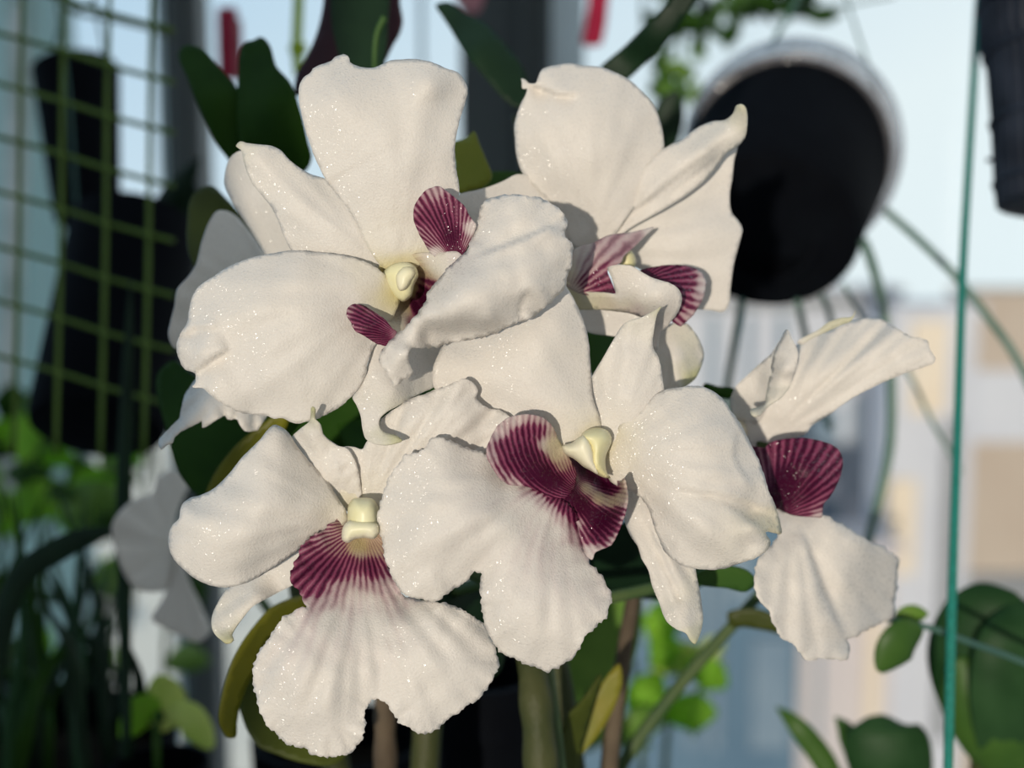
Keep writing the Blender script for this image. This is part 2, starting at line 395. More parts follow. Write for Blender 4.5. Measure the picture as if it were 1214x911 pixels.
def blade_geo(pts, w, fold=0.25, roll=0.0, n=8, shape=None):
    """leaf: mid-rib points (world), half width m, V-folded cross-section and a few mm of body"""
    P = spline3(pts, n); m = len(P); V = []; Fc = []
    view = Vector((0, 1, 0))
    for i, p in enumerate(P):
        u = i/(m-1); t = (P[min(i+1, m-1)]-P[max(i-1, 0)]).normalized()
        side = t.cross(view)
        if side.length < 1e-3: side = Vector((1, 0, 0))
        side.normalize(); nor = side.cross(t).normalized()
        s2 = side*math.cos(roll)+nor*math.sin(roll); n2 = -side*math.sin(roll)+nor*math.cos(roll)
        ww = w*(shape(u) if shape else max(0.03, math.sin(math.pi*min(1, 0.08+u*0.92))**0.6)); th = max(0.0002, ww*0.05)
        for off, lift in ((-1, fold), (-0.5, fold*0.35), (0, 0), (0.5, fold*0.35), (1, fold)):
            V.append(p+s2*ww*off+n2*ww*lift)
        for off, lift in ((1, fold), (0.5, fold*0.35), (0, 0), (-0.5, fold*0.35), (-1, fold)):
            V.append(p+s2*ww*off*0.98+n2*(ww*lift-th))
    for i in range(m-1):
        for k in range(10): Fc.append((i*10+k, i*10+(k+1) % 10, (i+1)*10+(k+1) % 10, (i+1)*10+k))
    Fc.append(tuple(range(10))[::-1]); Fc.append(tuple((m-1)*10+k for k in range(10)))
    return V, Fc
def blade(name, parent, pts, w, mat, label=None, **kw):
    V, Fc = blade_geo(pts, w, **kw)
    return mesh_obj(name, V, Fc, M[mat], parent, label=label)
def oval(u): return max(0.04, math.sin(math.pi*(0.03+0.95*u))**0.65)
def strap(u): return max(0.05, min(1, 0.55+u*1.5)*(1-u**4))
def box_geo(lo, hi):
    x0, y0, z0 = lo; x1, y1, z1 = hi
    V = [(x0,y0,z0),(x1,y0,z0),(x1,y1,z0),(x0,y1,z0),(x0,y0,z1),(x1,y0,z1),(x1,y1,z1),(x0,y1,z1)]
    return [Vector(v) for v in V], [(0,3,2,1),(4,5,6,7),(0,1,5,4),(1,2,6,5),(2,3,7,6),(3,0,4,7)]
def box(name, parent, lo, hi, mat, bevel=0.0, label=None):
    V, Fc = box_geo(lo, hi)
    o = mesh_obj(name, V, Fc, M[mat], parent, smooth=False, label=label)
    if bevel:
        b = o.modifiers.new('bevel', 'BEVEL'); b.width = bevel; b.segments = 2
    return o
# ================================================================== the orchid blooms
BG = 'white orchid blooms of the cluster'
def bloom(px, py, z, label):
    return empty('orchid_bloom', W(px, py, 0.25+z/1000), label, 'flower', BG)
TIPG = lambda x, y, r=10: None
# ---------------- bloom A: upper, facing the lower right
A = bloom(478, 330, 8, 'white orchid bloom with crinkled folded lip, its broad petal under the maroon leaves')
put('petal', A, [sheet([(389,216),(377,194),(367,169),(359,141),(355,118),(356,100),(360,92),(368,87),(371,82),(382,77),(392,73),(398,68),(410,65.5),(414,69),(415.5,74.5),(421.5,78),(434,81),(447,80),(460,73.6),(476,71),(494,71),(512,74.5),(530,82),(543,87),(550,96),(554,107),(552,118),(546.6,136),(542,154),(539,172),(540,199),(544,219),(540,250),(520,285),(500,312),(478,325),(455,318),(440,300),(422,262),(407,240)],
    [(460,310,5),(470,220,0),(455,130,-1),(455,90,2.5),(410,72,6),(365,100,3),(365,160,2),(400,230,2.5),(400,110,-0.5),(500,110,-1),(495,74,3),(548,100,4),(545,170,3),(540,220,4),(510,170,0),(530,120,2),(512,100,-1)],
    serr=0.6, ruffle=(0.5,45), pleat=(470,320,0.8,5), lump=(0.5,35), yel=[(470,330,.8),(478,318,.55),(470,285,.06),(450,200,0),(540,230,0),(400,200,0)], seed=1)])
put('petal', A, [sheet([(410,304),(389,301),(367,298.7),(346,297.6),(324,301),(302,305),(284,311),(266,320),(251,330),(237,339),(229,351),(224,371),(222,384),(213.6,397),(209.6,409),(211,420),(220,438),(231.7,442.6),(233,446),(232.6,450),(231.6,456),(228.6,459),(242,461),(252,470),(270,482),(285,489),(303,491.5),(318,493),(325,496),(336,496),(343,499.7),(354,502),(363,499.7),(377,496),(400,484),(416,471),(426,459.6),(433,445),(436,430),(441,416),(455,395),(468,372),(474,350),(465,335),(440,314)],
    [(470,345,5),(440,330,2.5),(400,330,0),(350,312,0),(346,298,2.5),(284,311,3.5),(237,340,5),(300,360,-3),(350,400,-3.5),(400,400,-1),(430,400,2),(340,460,-1.5),(300,489,2),(354,501,3),(400,482,3),(436,430,3),(250,400,-1.5),(212,410,3),(232,444,3.5),(230,458,1.5),(245,435,1.6),(240,418,-0.8),(232,395,2.2),(260,425,0.5),(275,400,-1.5),(255,447,-1)],
    serr=0.8, ruffle=(0.6,35), pleat=(470,345,0.9,6), lump=(0.4,30), creases=[([(276,412),(258,422),(244,432),(232,442),(226,446)], -2.2, 14), ([(262,392),(246,389),(232,391),(215,399),(208,404)], -1.6, 12)], yel=[(470,340,.8),(462,335,.5),(445,330,.08),(400,350,0),(440,420,0),(300,400,0)], seed=2)])
put('sepal', A, [sheet([(280,173.6),(282,170),(285,168),(293,170),(308,172),(322,173.6),(333,179),(342,189),(353,198),(368,207),(386,212.5),(407,235),(435,280),(460,315),(452,330),(425,325),(380,313),(346,297),(337,280),(330,261),(322,245),(313,234),(301,220),(293.5,205),(289,189),(286,178)],
    [(455,322,7),(400,270,3.5),(350,225,3.5),(310,190,4),(283,172,6.5),(330,176,6.5),(368,207,6),(400,230,6),(346,296,7),(322,245,6),(295,206,6),(340,250,4)],
    pleat=(460,325,1.2,8), lump=(0.3,25), grn=[(281,173,.45),(290,176,.1),(310,190,0),(400,260,0)], seed=3)])
put('sepal', A, [sheet([(455,395),(441,416),(436,432),(430,450),(420,467),(418,471),(423,481),(428,494),(430,509),(434,521),(443,526),(458,528),(470,525.5),(477,522.5),(474,519.5),(467,516),(458,514),(452,510),(449,503),(450.6,496),(458,489),(470,482.5),(490,471),(502,465),(515,458.5),(519,440),(524,410),(510,385),(480,380)],
    [(480,390,7),(500,420,13),(524,410,14),(450,430,4),(430,460,3.5),(470,460,2.5),(440,490,1),(440,518,-0.5),(475,521,-3),(455,520,-2),(515,450,12.5),(490,468,7)],
    pleat=(490,385,0.8,7), grn=[(477,522,.8),(468,518,.7),(455,521,.35),(447,524,.1),(440,500,0),(450,518,.3),(460,440,0)], seed=4)])
lipA = put('lip', A, [sheet([(569,246),(574,240),(589,233.6),(605,230),(614,231),(634,232.7),(643,236),(652,242),(663,247),(669,254),(671,260),(673,263.5),(671,271),(670,282),(677.5,288),(679,292.5),(677.5,300),(677.5,314),(672,327),(670,338),(661,350),(647,363),(632,375),(620,380),(606,385),(591,392.6),(567,400),(542,405),(522,410.5),(502,412.5),(489,411.6),(486,420),(485,430),(489,441),(486,447),(480,450.5),(471.6,456),(466,458),(463,452),(457,441.5),(452.5,434),(450,427),(452.5,418),(458,410.7),(468,400),(480.6,389),(491.5,376),(499,366),(506,352.7),(511,343),(520,330.5),(538,312),(549,303),(558,287),(564,269),(566,256)],
    [(566,256,0),(600,232,-2),(640,236,-2),(668,256,-3),(600,260,-4.5),(620,252,-5),(585,275,-5),(672,266,-3.6),(600,300,-8),(640,290,-7),(668,285,-6),(679,293,-4.5),(676,315,-3.5),(630,310,-9.5),(570,320,-11),(550,345,-14),(575,355,-14),(610,345,-11),(614,360,-7.8),(640,345,-9),(655,350,-5),(634,372,-5),(540,365,-13.5),(580,370,-12.5),(540,377,-11.5),(580,380,-10),(545,388,-6),(580,388,-5.5),(525,398,-5),(570,400,-4),(515,411,-4),(490,411,-5),(510,385,-9),(515,360,-9),(500,380,-8),(535,320,-6),(508,348,-4),(480,392,-3.5),(460,412,-3),(470,430,-6),(454,432,-3),(466,456,-3),(478,440,-4),(488,442,-2.5),(480,418,-7)],
    serr=2.6, ruffle=(0.9,10), lump=(0.5,16), pleat=(500,360,0.5,8), seed=5,
    creases=[([(560,305),(582,298),(607,289),(630,279),(650,271),(664,265),(674,261)], -2.4, 22), ([(612,379),(614,362),(618,350),(628,340)], 1.8, 14), ([(641,362),(655,352),(672,340)], 1.5, 10)],
    pre=lambda q, d: np.where((q[:,0]>492)&(q[:,0]<612), 6.0*np.clip((q[:,1]-377-0.02*(q[:,0]-540))/16,0,1)*np.clip((q[:,0]-492)/16,0,1)*np.clip((612-q[:,0])/20,0,1), 0)),
  sheet([(450,315),(470,306),(500,300),(520,300),(545,300),(549,305),(530,325),(516,343),(509,358),(500,372),(488,388),(474,400),(464,396),(456,380),(450,355),(446,335)],
    [(455,325,7),(500,305,4),(540,305,0),(520,330,2),(497,345,14),(470,360,12),(488,325,10),(500,368,6),(475,395,0),(460,375,6),(485,375,8)],
    pig=[(507,352,.95),(499,366,.9),(492,378,.5),(512,340,.4),(485,345,0.03),(470,330,0),(520,320,0),(470,385,0),(480,372,.05)],
    yel=[(470,320,.8),(480,350,.75),(495,330,.75),(500,355,.9),(465,380,.2),(520,310,.12),(540,303,0.0)], vein=(470,320,24,0), seed=6)])
put('side_lobe', lipA, [sheet([(520.5,221),(527,225),(538,233.5),(549.5,243.5),(557.7,258),(564.5,267),(561,278),(554,294),(545,307),(538,314),(528,312),(512,301.5),(501.5,285),(492.4,267),(490,252),(492,243),(496,236),(507,224.5),(514,222)],
    [(520,222,-5),(492,250,-3),(502,285,0),(530,310,2.5),(528,265,-2),(552,250,-4.5),(564,267,-4),(550,300,0)],
    grid=2.5, step=2, serr=0.5, ruffle=(0.3,9), pleat=(541,311,0.5,14),
    pig=[(525,260,.62),(535,280,.85),(540,300,.7),(512,285,.42),(505,255,.55),(520,225,.30),(495,245,.4),(552,255,.42),(562,270,.10),(556,288,.35),(515,302,.10),(527,311,.0),(538,313,.3),(530,240,.45),(500,280,.4)], vein=(541,313,72,0.10), seed=7)], label='purple striped side lobe')
put('side_lobe', lipA, [sheet([(418,361.4),(430,362.6),(444,371),(457,380),(465,389),(471,395),(468,400),(457,410),(448,408),(435,400),(419,390),(416,381.7),(411,373.5),(412.6,365)],
    [(413,370,-3),(440,385,-3.5),(470,397,-1.5),(435,366,-1),(448,408,-1.2)],
    grid=2.5, step=2, serr=0.6, ruffle=(0.3,9), pleat=(472,399,0.5,14),
    pig=[(440,387,.75),(425,375,.62),(414,370,.35),(420,391,.42),(455,398,.75),(460,386,.5),(468,396,.35),(448,407,.45),(440,370,.45)], vein=(480,402,80,0.1), seed=8)], label='purple striped side lobe')
colA = puff('column', A, [(455,322),(462,315),(474,311),(486,312),(493,317),(496,326),(491,338),(487,352),(478,358),(468,352),(460,340)], 5, 3.5, 'column', tilt=[(460,330,6),(490,318,3),(480,352,5),(475,330,3)])
puff('anther_cap', colA, [(470,326),(478,317),(489,317),(493,323),(488,333),(480,344),(474,345),(470,336)], 1.0, 2, 'anther')
tube('pedicel', A, [W(474,335,.262), W(500,345,.275), W(540,350,.290), W(580,380,.300)], .0016, 'stalk')
# ---------------- bloom C: front and centre
C = bloom(715, 535, 8, 'white orchid bloom showing its whole veined purple throat below a pale yellow column')
put('petal', C, [sheet([(600,345),(640,330),(664,330),(672,341),(682,359),(692.6,384),(698,408),(699.5,433),(700.5,451),(703,473),(712,500),(716,530),(700,545),(660,535),(620,520),(585,505),(550,490),(530,470),(515,460),(513,452),(513,440),(517,427),(525,411),(545,385)],
    [(712,535,7),(690,480,3.5),(640,430,1.5),(600,440,2.5),(560,450,4.5),(516,440,7.5),(540,400,9.5),(600,360,8),(660,345,6),(692,390,6),(700,450,6.5),(640,490,3),(580,490,6),(650,380,2)],
    serr=0.4, ruffle=(0.4,40), pleat=(715,535,0.8,6), lump=(0.4,35), yel=[(700,518,.25),(680,500,.04),(640,450,0),(700,440,0)], seed=11)])
put('sepal', C, [sheet([(784,363.5),(779.6,371.6),(776,388),(775,415),(779,421),(783,433),(785,448),(787,466),(775,495),(745,525),(722,530),(708,510),(703,490),(701,473),(700.5,452),(712.6,429),(729,400.6),(741.6,382.5),(761.5,376),(776,368)],
    [(720,525,7),(740,470,3),(750,420,3),(783,365,0),(730,405,5),(702,455,7.5),(776,400,4),(783,440,5),(786,470,5)],
    pleat=(722,530,1.2,8), lump=(0.35,22), grn=[(784,364,.7),(779,371,.3),(772,382,.05),(750,420,0),(730,480,0)], seed=12)])
put('petal', C, [sheet([(760,487),(775,470),(787,463),(807,459.4),(829,458.7),(844,464),(859,477),(868,490),(877.6,503.5),(889,526),(900,548),(911,582),(919,600.6),(922,612),(924,634),(918,632),(911,630.4),(907,632),(911,638),(913,644),(904,656.6),(893,663),(881,666),(859,673.4),(829,675),(807,669.6),(788,653),(777,627),(765.6,597),(750,583),(738,580),(722,568),(714,555),(718,540),(728,515),(738,500)],
    [(730,540,6),(760,525,2.5),(800,510,-1),(845,500,0.5),(829,459,4),(780,468,4),(865,485,5),(850,540,-1.5),(870,535,1.2),(895,538,5),(915,590,5),(880,590,0),(923,630,7),(830,590,-3),(800,610,-1.5),(870,640,-1),(908,633,3),(905,650,1.5),(830,674,3),(785,645,4),(760,590,5),(820,640,-1),(890,610,2.5),(890,625,-1.5),(885,645,1)],
    serr=0.9, ruffle=(0.7,30), pleat=(730,540,1.3,7), lump=(0.5,24), creases=[([(790,575),(815,581),(850,585),(885,594),(912,606),(924,612)], 1.4, 16), ([(880,500),(872,520),(870,540),(880,562),(900,585)], -1.2, 12), ([(850,592),(880,610),(905,630),(915,634)], -1.2, 10)], yel=[(722,530,.35),(735,535,.08),(780,540,0),(923,632,.4),(900,640,0),(920,605,.25),(912,590,0),(910,632,.4),(880,560,0)], seed=13)])
put('sepal', C, [sheet([(738,590),(741,618),(748.5,636),(756,647),(761,663),(768.5,676),(773,694),(780.5,712.6),(792,739),(803,747),(814,752),(818,759),(823.5,764),(829,754),(833,735),(831,715),(829,701),(826,685),(823.5,672),(812,650),(795,620),(770,590),(748,570)],
    [(742,580,11),(755,620,8),(790,680,6.5),(815,720,6),(823,763,3.5),(831,720,9),(780,710,9),(752,645,11),(815,660,9),(790,640,7)],
    pleat=(735,560,2.0,10), lump=(0.3,20), creases=[([(752,590),(772,625),(790,665),(806,705),(818,745)], 1.4, 9)], grn=[(823,763,.8),(821,754,.35),(812,735,.04),(790,680,0),(828,700,.12),(750,610,0)], seed=14)])
lipC = put('lip', C, [sheet([(605,548),(592,546),(578,541),(574,538),(562,535),(552,532),(538,526),(528,521),(518,518),(509,523),(500,534),(492,538),(480,541),(471,553),(460,569.5),(453,589),(450,602),(448,618),(453,638),(455,658),(463,681),(470,692),(476,700),(487,706),(499,710.4),(515,713),(532,702),(552,689),(565,677.5),(571,681),(570,692),(570,704),(575,737),(581,753),(592,772),(605,780),(619,786),(634,791),(649,796.7),(662,791),(677,781),(689,767),(695,751),(705,744),(716,735),(722,722),(726,708),(724.5,702),(721,697),(715,686),(707,676),(698,667),(692,655),(690,630),(680,605),(660,585),(635,560)],
    [(640,575,1),(690,630,1),(600,560,0),(550,535,-3),(518,519,-4),(550,580,-8),(500,560,-6),(455,600,-3),(500,620,-8.5),(460,670,-4),(505,690,-7),(515,712,-4),(560,640,-8.5),(566,680,-4),(590,690,-7),(640,650,-5),(640,700,-8),(600,740,-7),(580,745,-4),(655,795,-3),(650,760,-7),(690,720,-6),(722,715,-3),(695,665,-1),(610,610,-5),(605,765,-4.5)],
    step=2.5, grid=4, serr=3.2, ruffle=(0.8,18), pleat=(660,570,1.0,8), lump=(0.5,26),
    pig=[(640,578,.55),(655,588,.7),(668,598,.7),(682,615,.65),(692,640,.45),(622,581,.25),(640,594,.22),(655,604,.25),(668,620,.22),(682,640,.25),(698,660,.15),(645,612,0),(628,600,0),(608,582,0),(660,630,0),(590,565,0),(675,655,0),(692,672,0),(600,620,0)], vein=(680,565,45,0.3), seed=15)])
put('side_lobe', lipC, [sheet([(592,567),(585,557),(578,544),(577,533),(581,522),(589,506),(597,499),(604,495),(614,492.6),(629,491.7),(636,493),(643,495),(652,502),(658,511),(661,520),(668,530),(676,545),(683,560),(680,580),(668,592),(655,592),(640,583),(622,577),(604,575)],
    [(578,540,-7),(592,508,-5),(629,492,-5),(655,507,-2),(625,530,-3),(600,545,-5),(660,535,3),(640,560,-1),(604,574,-3.2),(640,582,-0.6),(660,590,0.6),(675,575,2),(678,550,5)],
    grid=2.5, step=2, serr=0.5, ruffle=(0.35,9), pleat=(690,565,0.6,12),
    pig=[(580,540,.30),(590,512,.22),(612,496,.20),(640,496,.25),(656,512,.22),(600,530,.55),(620,515,.55),(638,510,.5),(625,540,.72),(610,552,.6),(596,565,.35),(642,545,.55),(645,560,1),(625,560,.9),(660,570,1),(648,572,1),(635,548,.85),(615,545,.75),(650,530,.05),(657,540,.06),(665,555,.25),(660,525,.0),(612,575,.25),(640,582,.5),(660,591,.5),(672,585,.7),(604,572,.3),(676,565,.45)],
    yel=[(655,525,.5),(662,545,.55),(672,556,.6),(640,520,.1),(630,550,0),(600,540,0),(660,580,.0)], vein=(700,585,72,-0.9), seed=16),
  sheet([(672,538),(682,543),(695,552),(712,560),(728,566),(736,572),(739.5,567),(742,576),(743.5,584),(744,592.6),(742.5,602),(740,611),(732,632),(723,647),(712,652),(705,656),(701,664),(696,660),(690,645),(683,620),(672,603),(655,592),(652,575),(660,555)],
    [(672,540,5),(695,556,14),(725,570,14),(735,580,6),(741,570,-4),(744,592,-7),(735,625,-8),(705,656,-3),(700,620,2),(690,635,0.2),(670,595,1.2),(680,575,4),(710,590,7),(725,600,3),(728,575,12),(660,565,2.5),(705,575,11)],
    grid=2.5, step=2, serr=0.5, ruffle=(0.35,9), pleat=(680,575,0.5,14),
    pig=[(690,558,.9),(705,565,1),(722,575,1),(730,580,.7),(680,565,.2),(695,580,.12),(710,592,.10),(725,598,.12),(735,590,.05),(740,575,.15),(743,590,.22),(738,615,.25),(727,640,.25),(706,655,.2),(672,585,.95),(690,600,1),(680,592,1),(705,612,1),(712,625,.95),(720,615,.95),(730,610,.8),(705,635,.7),(718,632,.65),(695,635,.4),(684,622,.25),(672,605,.5),(660,592,.75),(700,657,.08)],
    yel=[(695,578,.55),(710,590,.6),(728,597,.55),(735,585,.4),(680,565,.5),(690,600,0),(740,610,0),(705,565,.2),(700,640,0)], vein=(668,560,80,0.3), seed=17)], label='purple veined side lobes meeting in the throat')
colC = puff('column', C, [(688,520),(690,514),(698,509),(710,507.5),(719,510),(724,516),(725,523),(722,532),(718.6,540),(717.7,550),(720,561),(724,567),(716,566.5),(708,563),(700,557),(697,545),(696,532)], 4, 6, 'column', tilt=[(700,512,3),(722,515,4),(718,560,4),(705,540,1)])
puff('anther_cap', colC, [(666,528),(672,527),(678,525),(687,518),(692,516),(698,520),(703,530),(706,545),(709,563),(699.5,558),(690.5,553),(685,548),(679.6,544),(669,538)], 0, 4, 'anther', tilt=[(668,530,1),(700,520,-1.5),(700,555,0)])
tube('pedicel', C, [W(715,540,.262), W(700,590,.278), W(690,650,.292), W(660,720,.300)], .0016, 'stalk')
# ---------------- bloom D: lower left
D = bloom(428, 620, 8, 'white orchid bloom whose broad two-lobed lip hangs lowest of all, with fan-shaped purple throat')
put('petal', D, [sheet([(326.6,504.6),(308,522.6),(289,541.5),(265,570),(251,582),(238,588),(227,591),(217,598),(214,606),(213,615),(205,623),(201,633),(200.5,646),(203,656),(208,664.5),(219,676),(232,686),(248,693),(265,696.6),(280,694.5),(293.5,690.5),(322,674),(350,655),(379,631),(402,625),(412,618),(411,608),(402,593.5),(395,583),(388,570),(369,551),(350,527),(338.5,511)],
    [(408,612,5),(370,600,0.5),(320,590,-4),(270,620,-5),(330,530,1),(326,506,5),(375,560,5),(345,520,5),(265,570,2.5),(227,591,4),(203,640,3),(220,675,2),(265,696,1),(310,680,2.5),(380,630,4),(240,640,-3.5),(300,640,-4.5),(222,603,1),(330,510,3),(305,545,-.5)],
    serr=0.4, ruffle=(0.5,30), pleat=(412,614,1.0,7), lump=(0.6,30), yel=[(412,612,.3),(400,605,.05),(370,600,0),(300,600,0)], seed=21)])
put('petal', D, [sheet([(405,600),(398,560),(400,540),(405,531),(420,530.5),(429,532.7),(436,522),(444,512),(449.6,504),(452,497),(458,492),(470.5,483.4),(490,471.6),(503,468),(515,462.6),(527,459),(541.5,452.6),(549,449.5),(554,450),(560,454),(565,459),(566,464.4),(564,471.7),(567,476),(570.5,479),(578,483.5),(592,486),(605,495),(610,515),(595,545),(560,575),(510,600),(460,615),(430,615)],
    [(425,605,7),(410,545,5),(455,510,3.2),(490,500,1),(515,464,2),(550,451,0.5),(565,465,2),(545,480,0),(500,540,2),(580,490,3),(605,500,2.5),(560,530,2.5),(450,560,4.5),(600,530,4),(530,480,-.3)],
    serr=0.9, ruffle=(0.5,18), pleat=(430,615,2.0,11), lump=(0.4,20), yel=[(428,600,.35),(440,585,.05),(480,540,0),(420,540,0)], seed=22)])
put('sepal', D, [sheet([(370,482.5),(372.5,484),(374,498),(379,503),(383.5,516),(388,521),(394,525),(401,529),(410,531),(420,545),(428,580),(428,605),(414,606),(392.6,583),(382,574),(369,558),(358,543),(351,529),(347,517),(352,512),(358,507),(368,498),(369,490)],
    [(422,600,8),(390,560,4),(372,520,2.5),(370,484,-2.5),(372,498,-.5),(394,526,3.5),(352,520,6.5),(380,572,7),(415,560,4)],
    pleat=(425,605,1.8,9), lump=(0.7,9), grn=[(371,483,.9),(371,492,.7),(371,501,.2),(372,512,0),(390,550,0),(355,515,0)], seed=23)])
put('sepal', D, [sheet([(410,625),(385,610),(350,635),(318,665),(295,676),(278,690),(264,706),(258,716.5),(253,727),(251,737),(252,747),(256,754),(262,759),(267.5,763),(274,762),(277,759),(275,753),(279,745),(288,733),(298,721),(322,707),(345.6,695),(375,680),(405,655)],
    [(405,640,9),(350,670,9),(300,702,8),(258,725,9.5),(270,762,4),(268,745,7),(330,700,11),(290,695,11)],
    pleat=(408,640,1.0,9), lump=(0.3,18), grn=[(270,762,.75),(266,754,.3),(265,742,.04),(290,715,0),(350,670,0)], yel=[(275,760,.3),(265,740,0),(350,670,0)], seed=24)])
put('lip', D, [sheet([(383,628),(395,618),(410,610),(430,608),(452,612),(459,664),(470,690),(478,705),(500,711),(511,713),(528,716),(544,721),(560,731),(572.6,740),(581,754),(587,768.6),(590,780),(589,792),(585,805),(577,816),(569,827),(558,835),(545,843),(530,854),(518,864),(506,870),(496,869),(487.5,865.5),(480,862),(473,858),(470,850),(464,842),(455,834),(445,828.5),(440,832),(434,838),(432.5,849),(432.5,862),(431,875),(425,883),(416.5,891.5),(403,896),(388,898.6),(378,897),(369,896),(364,890),(360,887),(350,884),(341,882),(328,870),(317,858),(310,845),(305,830),(302,818),(300.6,806),(301,794),(302,783),(309,770),(317,759),(327,745),(336,733),(348,726),(362,719),(357,709),(353,700),(347,692),(343,683),(346,673),(350,664.5),(358,650),(369,636)],
    [(430,645,7),(400,650,4),(370,640,1),(345,683,-1.5),(365,715,-1.5),(395,690,1.5),(440,680,3),(470,700,3.5),(430,720,0),(380,740,-4.5),(340,735,-4),(305,800,-3),(340,800,-7.5),(390,830,-8),(345,880,-2.5),(390,897,-3),(430,870,-5),(436,835,-4),(430,780,-5),(500,760,-5.5),(545,725,-1),(586,780,-1),(545,800,-5),(505,868,-3),(470,845,-4.5),(500,720,-1)],
    step=2.3, grid=3.6, serr=3.2, ruffle=(1.0,18), pleat=(430,650,1.3,9), lump=(0.5,24),
    pig=[(383,634,.35),(400,650,.38),(425,650,.12),(445,650,.25),(365,650,.45),(350,675,.50),(375,675,.62),(395,675,.62),(360,700,.5),(375,700,.5),(415,670,.5),(440,675,.6),(455,675,.42),(430,690,.32),(450,697,.28),(400,700,.30),(385,715,.24),(465,700,.22),(480,706,.12),(420,710,.12),(440,715,.06),(370,717,.28),(360,722,.10),(340,730,0),(390,735,0),(440,740,0),(500,730,0),(540,735,0),(400,820,0),(520,800,0)],
    yel=[(430,648,.85),(415,645,.8),(445,645,.7),(428,665,.45),(400,645,.4),(375,640,.1),(430,690,.05),(380,680,0),(460,690,0),(430,730,0)], vein=(432,622,60,0.08), seed=25)])
colD = puff('column', D, [(414,597),(418,592),(430,590.5),(442,592),(447,598),(450,612),(450,626),(445,634),(425,636),(414,632),(412,614)], 1, 6, 'column', tilt=[(430,592,4),(430,636,-1)])
puff('anther_cap', colD, [(413,618),(407,624),(405,632),(406,641),(412,644),(420,640),(432,638),(444,639),(449,633),(449,622),(440,618),(425,617)], -2.5, 3.5, 'anther')
tube('pedicel', D, [W(430,622,.262), W(470,640,.278), W(520,660,.292), W(580,690,.302)], .0016, 'stalk')
# ---------------- bloom B: upper right, further back
B = bloom(712, 292, 30, 'white orchid bloom with muted pink lobe and rolled lip, beside the big round pot')
put('petal', B, [sheet([(618,93.5),(619,99),(619,105),(622,105.5),(625,105),(624,110),(618,123),(612,140),(610,151),(611,165),(612,180),(619,204),(634,222),(652,240),(668,265),(680,290),(700,298),(720,288),(745,255),(763,233),(780,201),(787,178),(786,161),(782,143),(774,123.5),(761,109),(747,96),(730.5,87),(712,80),(690,78),(675,75.4),(663,77),(649,80),(643,82.7),(638,92.6),(635,99),(631,100),(627,99),(623,95)],
    [(700,292,30),(690,200,23),(680,130,22),(640,150,24),(612,160,27),(619,98,27),(628,104,25.5),(640,108,26.5),(650,95,25),(660,78,27),(720,84,27),(780,140,28),(785,178,28),(740,180,24),(650,235,29),(720,120,23.5),(655,112,24)],
    ruffle=(0.5,40), pleat=(700,292,1.0,7), lump=(0.5,32), seed=31, creases=[([(618,92),(630,100),(645,106),(665,112),(690,114)], 2.4, 14)])])
put('sepal', B, [sheet([(745,220),(787,177),(797,171),(809,166),(820,157),(830.5,150),(845,144.4),(861,142),(870,133.6),(874,124.5),(878.5,123.6),(883,127),(885,132),(886,142.6),(883,162.5),(874,173.4),(866,178),(859.5,182.5),(850,197),(838,211.5),(818,228),(787,248),(745,272),(712,300),(690,292),(700,270)],
    [(705,292,31),(770,225,25),(820,190,24),(860,160,24),(877,126,19),(884,150,22),(809,166,28),(850,144,27),(850,196,28),(800,240,28),(740,262,29),(835,180,23),(750,225,28)],
    pleat=(705,292,1.8,9), lump=(0.3,22), creases=[([(720,270),(770,235),(820,195),(858,165),(874,142)], 1.2, 10), ([(790,240),(820,215),(850,190),(868,172)], -1.2, 6)], grn=[(878,125,.5),(876,138,.2),(860,160,.04),(800,210,0)], seed=32)])
put('petal', B, [sheet([(860,170),(874,174),(871,187),(868,211),(865,233),(868.5,255),(875,262),(880,272),(878,282),(875,293),(870,312),(866,341),(864,360),(861,367),(857,370),(843,368),(828,367),(800,350),(760,320),(720,305),(705,298),(730,275),(787,240),(830,205)],
    [(710,298,34),(770,285,32),(830,270,31),(880,272,33),(866,200,34),(862,362,35),(820,330,33),(760,318,35),(800,235,34)],
    ruffle=(0.5,40), pleat=(705,295,1.0,7), lump=(0.5,30), seed=33)])
put('sepal', B, [sheet([(518,262),(530,245),(546,230),(563,226),(581,221),(599,213.6),(612,207),(622,207),(640,212),(680,260),(700,285),(690,300),(660,285),(640,272),(600,272),(568,276),(540,275)],
    [(695,292,32),(650,245,30),(600,240,26),(560,250,22),(525,262,20),(610,210,27),(570,275,24)], pleat=(690,290,.8,7), seed=34)])
put('sepal', B, [sheet([(676,355),(700,345),(735,350),(765,365),(770,382),(741,386),(729,399),(721.6,398),(694,392),(682,377)],
    [(680,360,31),(765,370,24),(720,395,26),(720,360,28)], pleat=(680,350,.8,7), seed=35),
  sheet([(775,400),(790,386),(800,383),(814,384),(824,395),(830,406),(834,419),(832,432),(828.5,440.5),(826,446),(816,456),(800,464),(785,462),(778,440)],
    [(790,390,25),(820,400,25),(800,425,22),(832,425,27),(820,450,24),(790,460,24),(780,430,24)], pleat=(795,375,2.5,12), grn=[(826,446,.9),(818,430,.35),(815,410,.25),(800,420,.02),(790,450,0),(832,420,.1)], seed=36)])
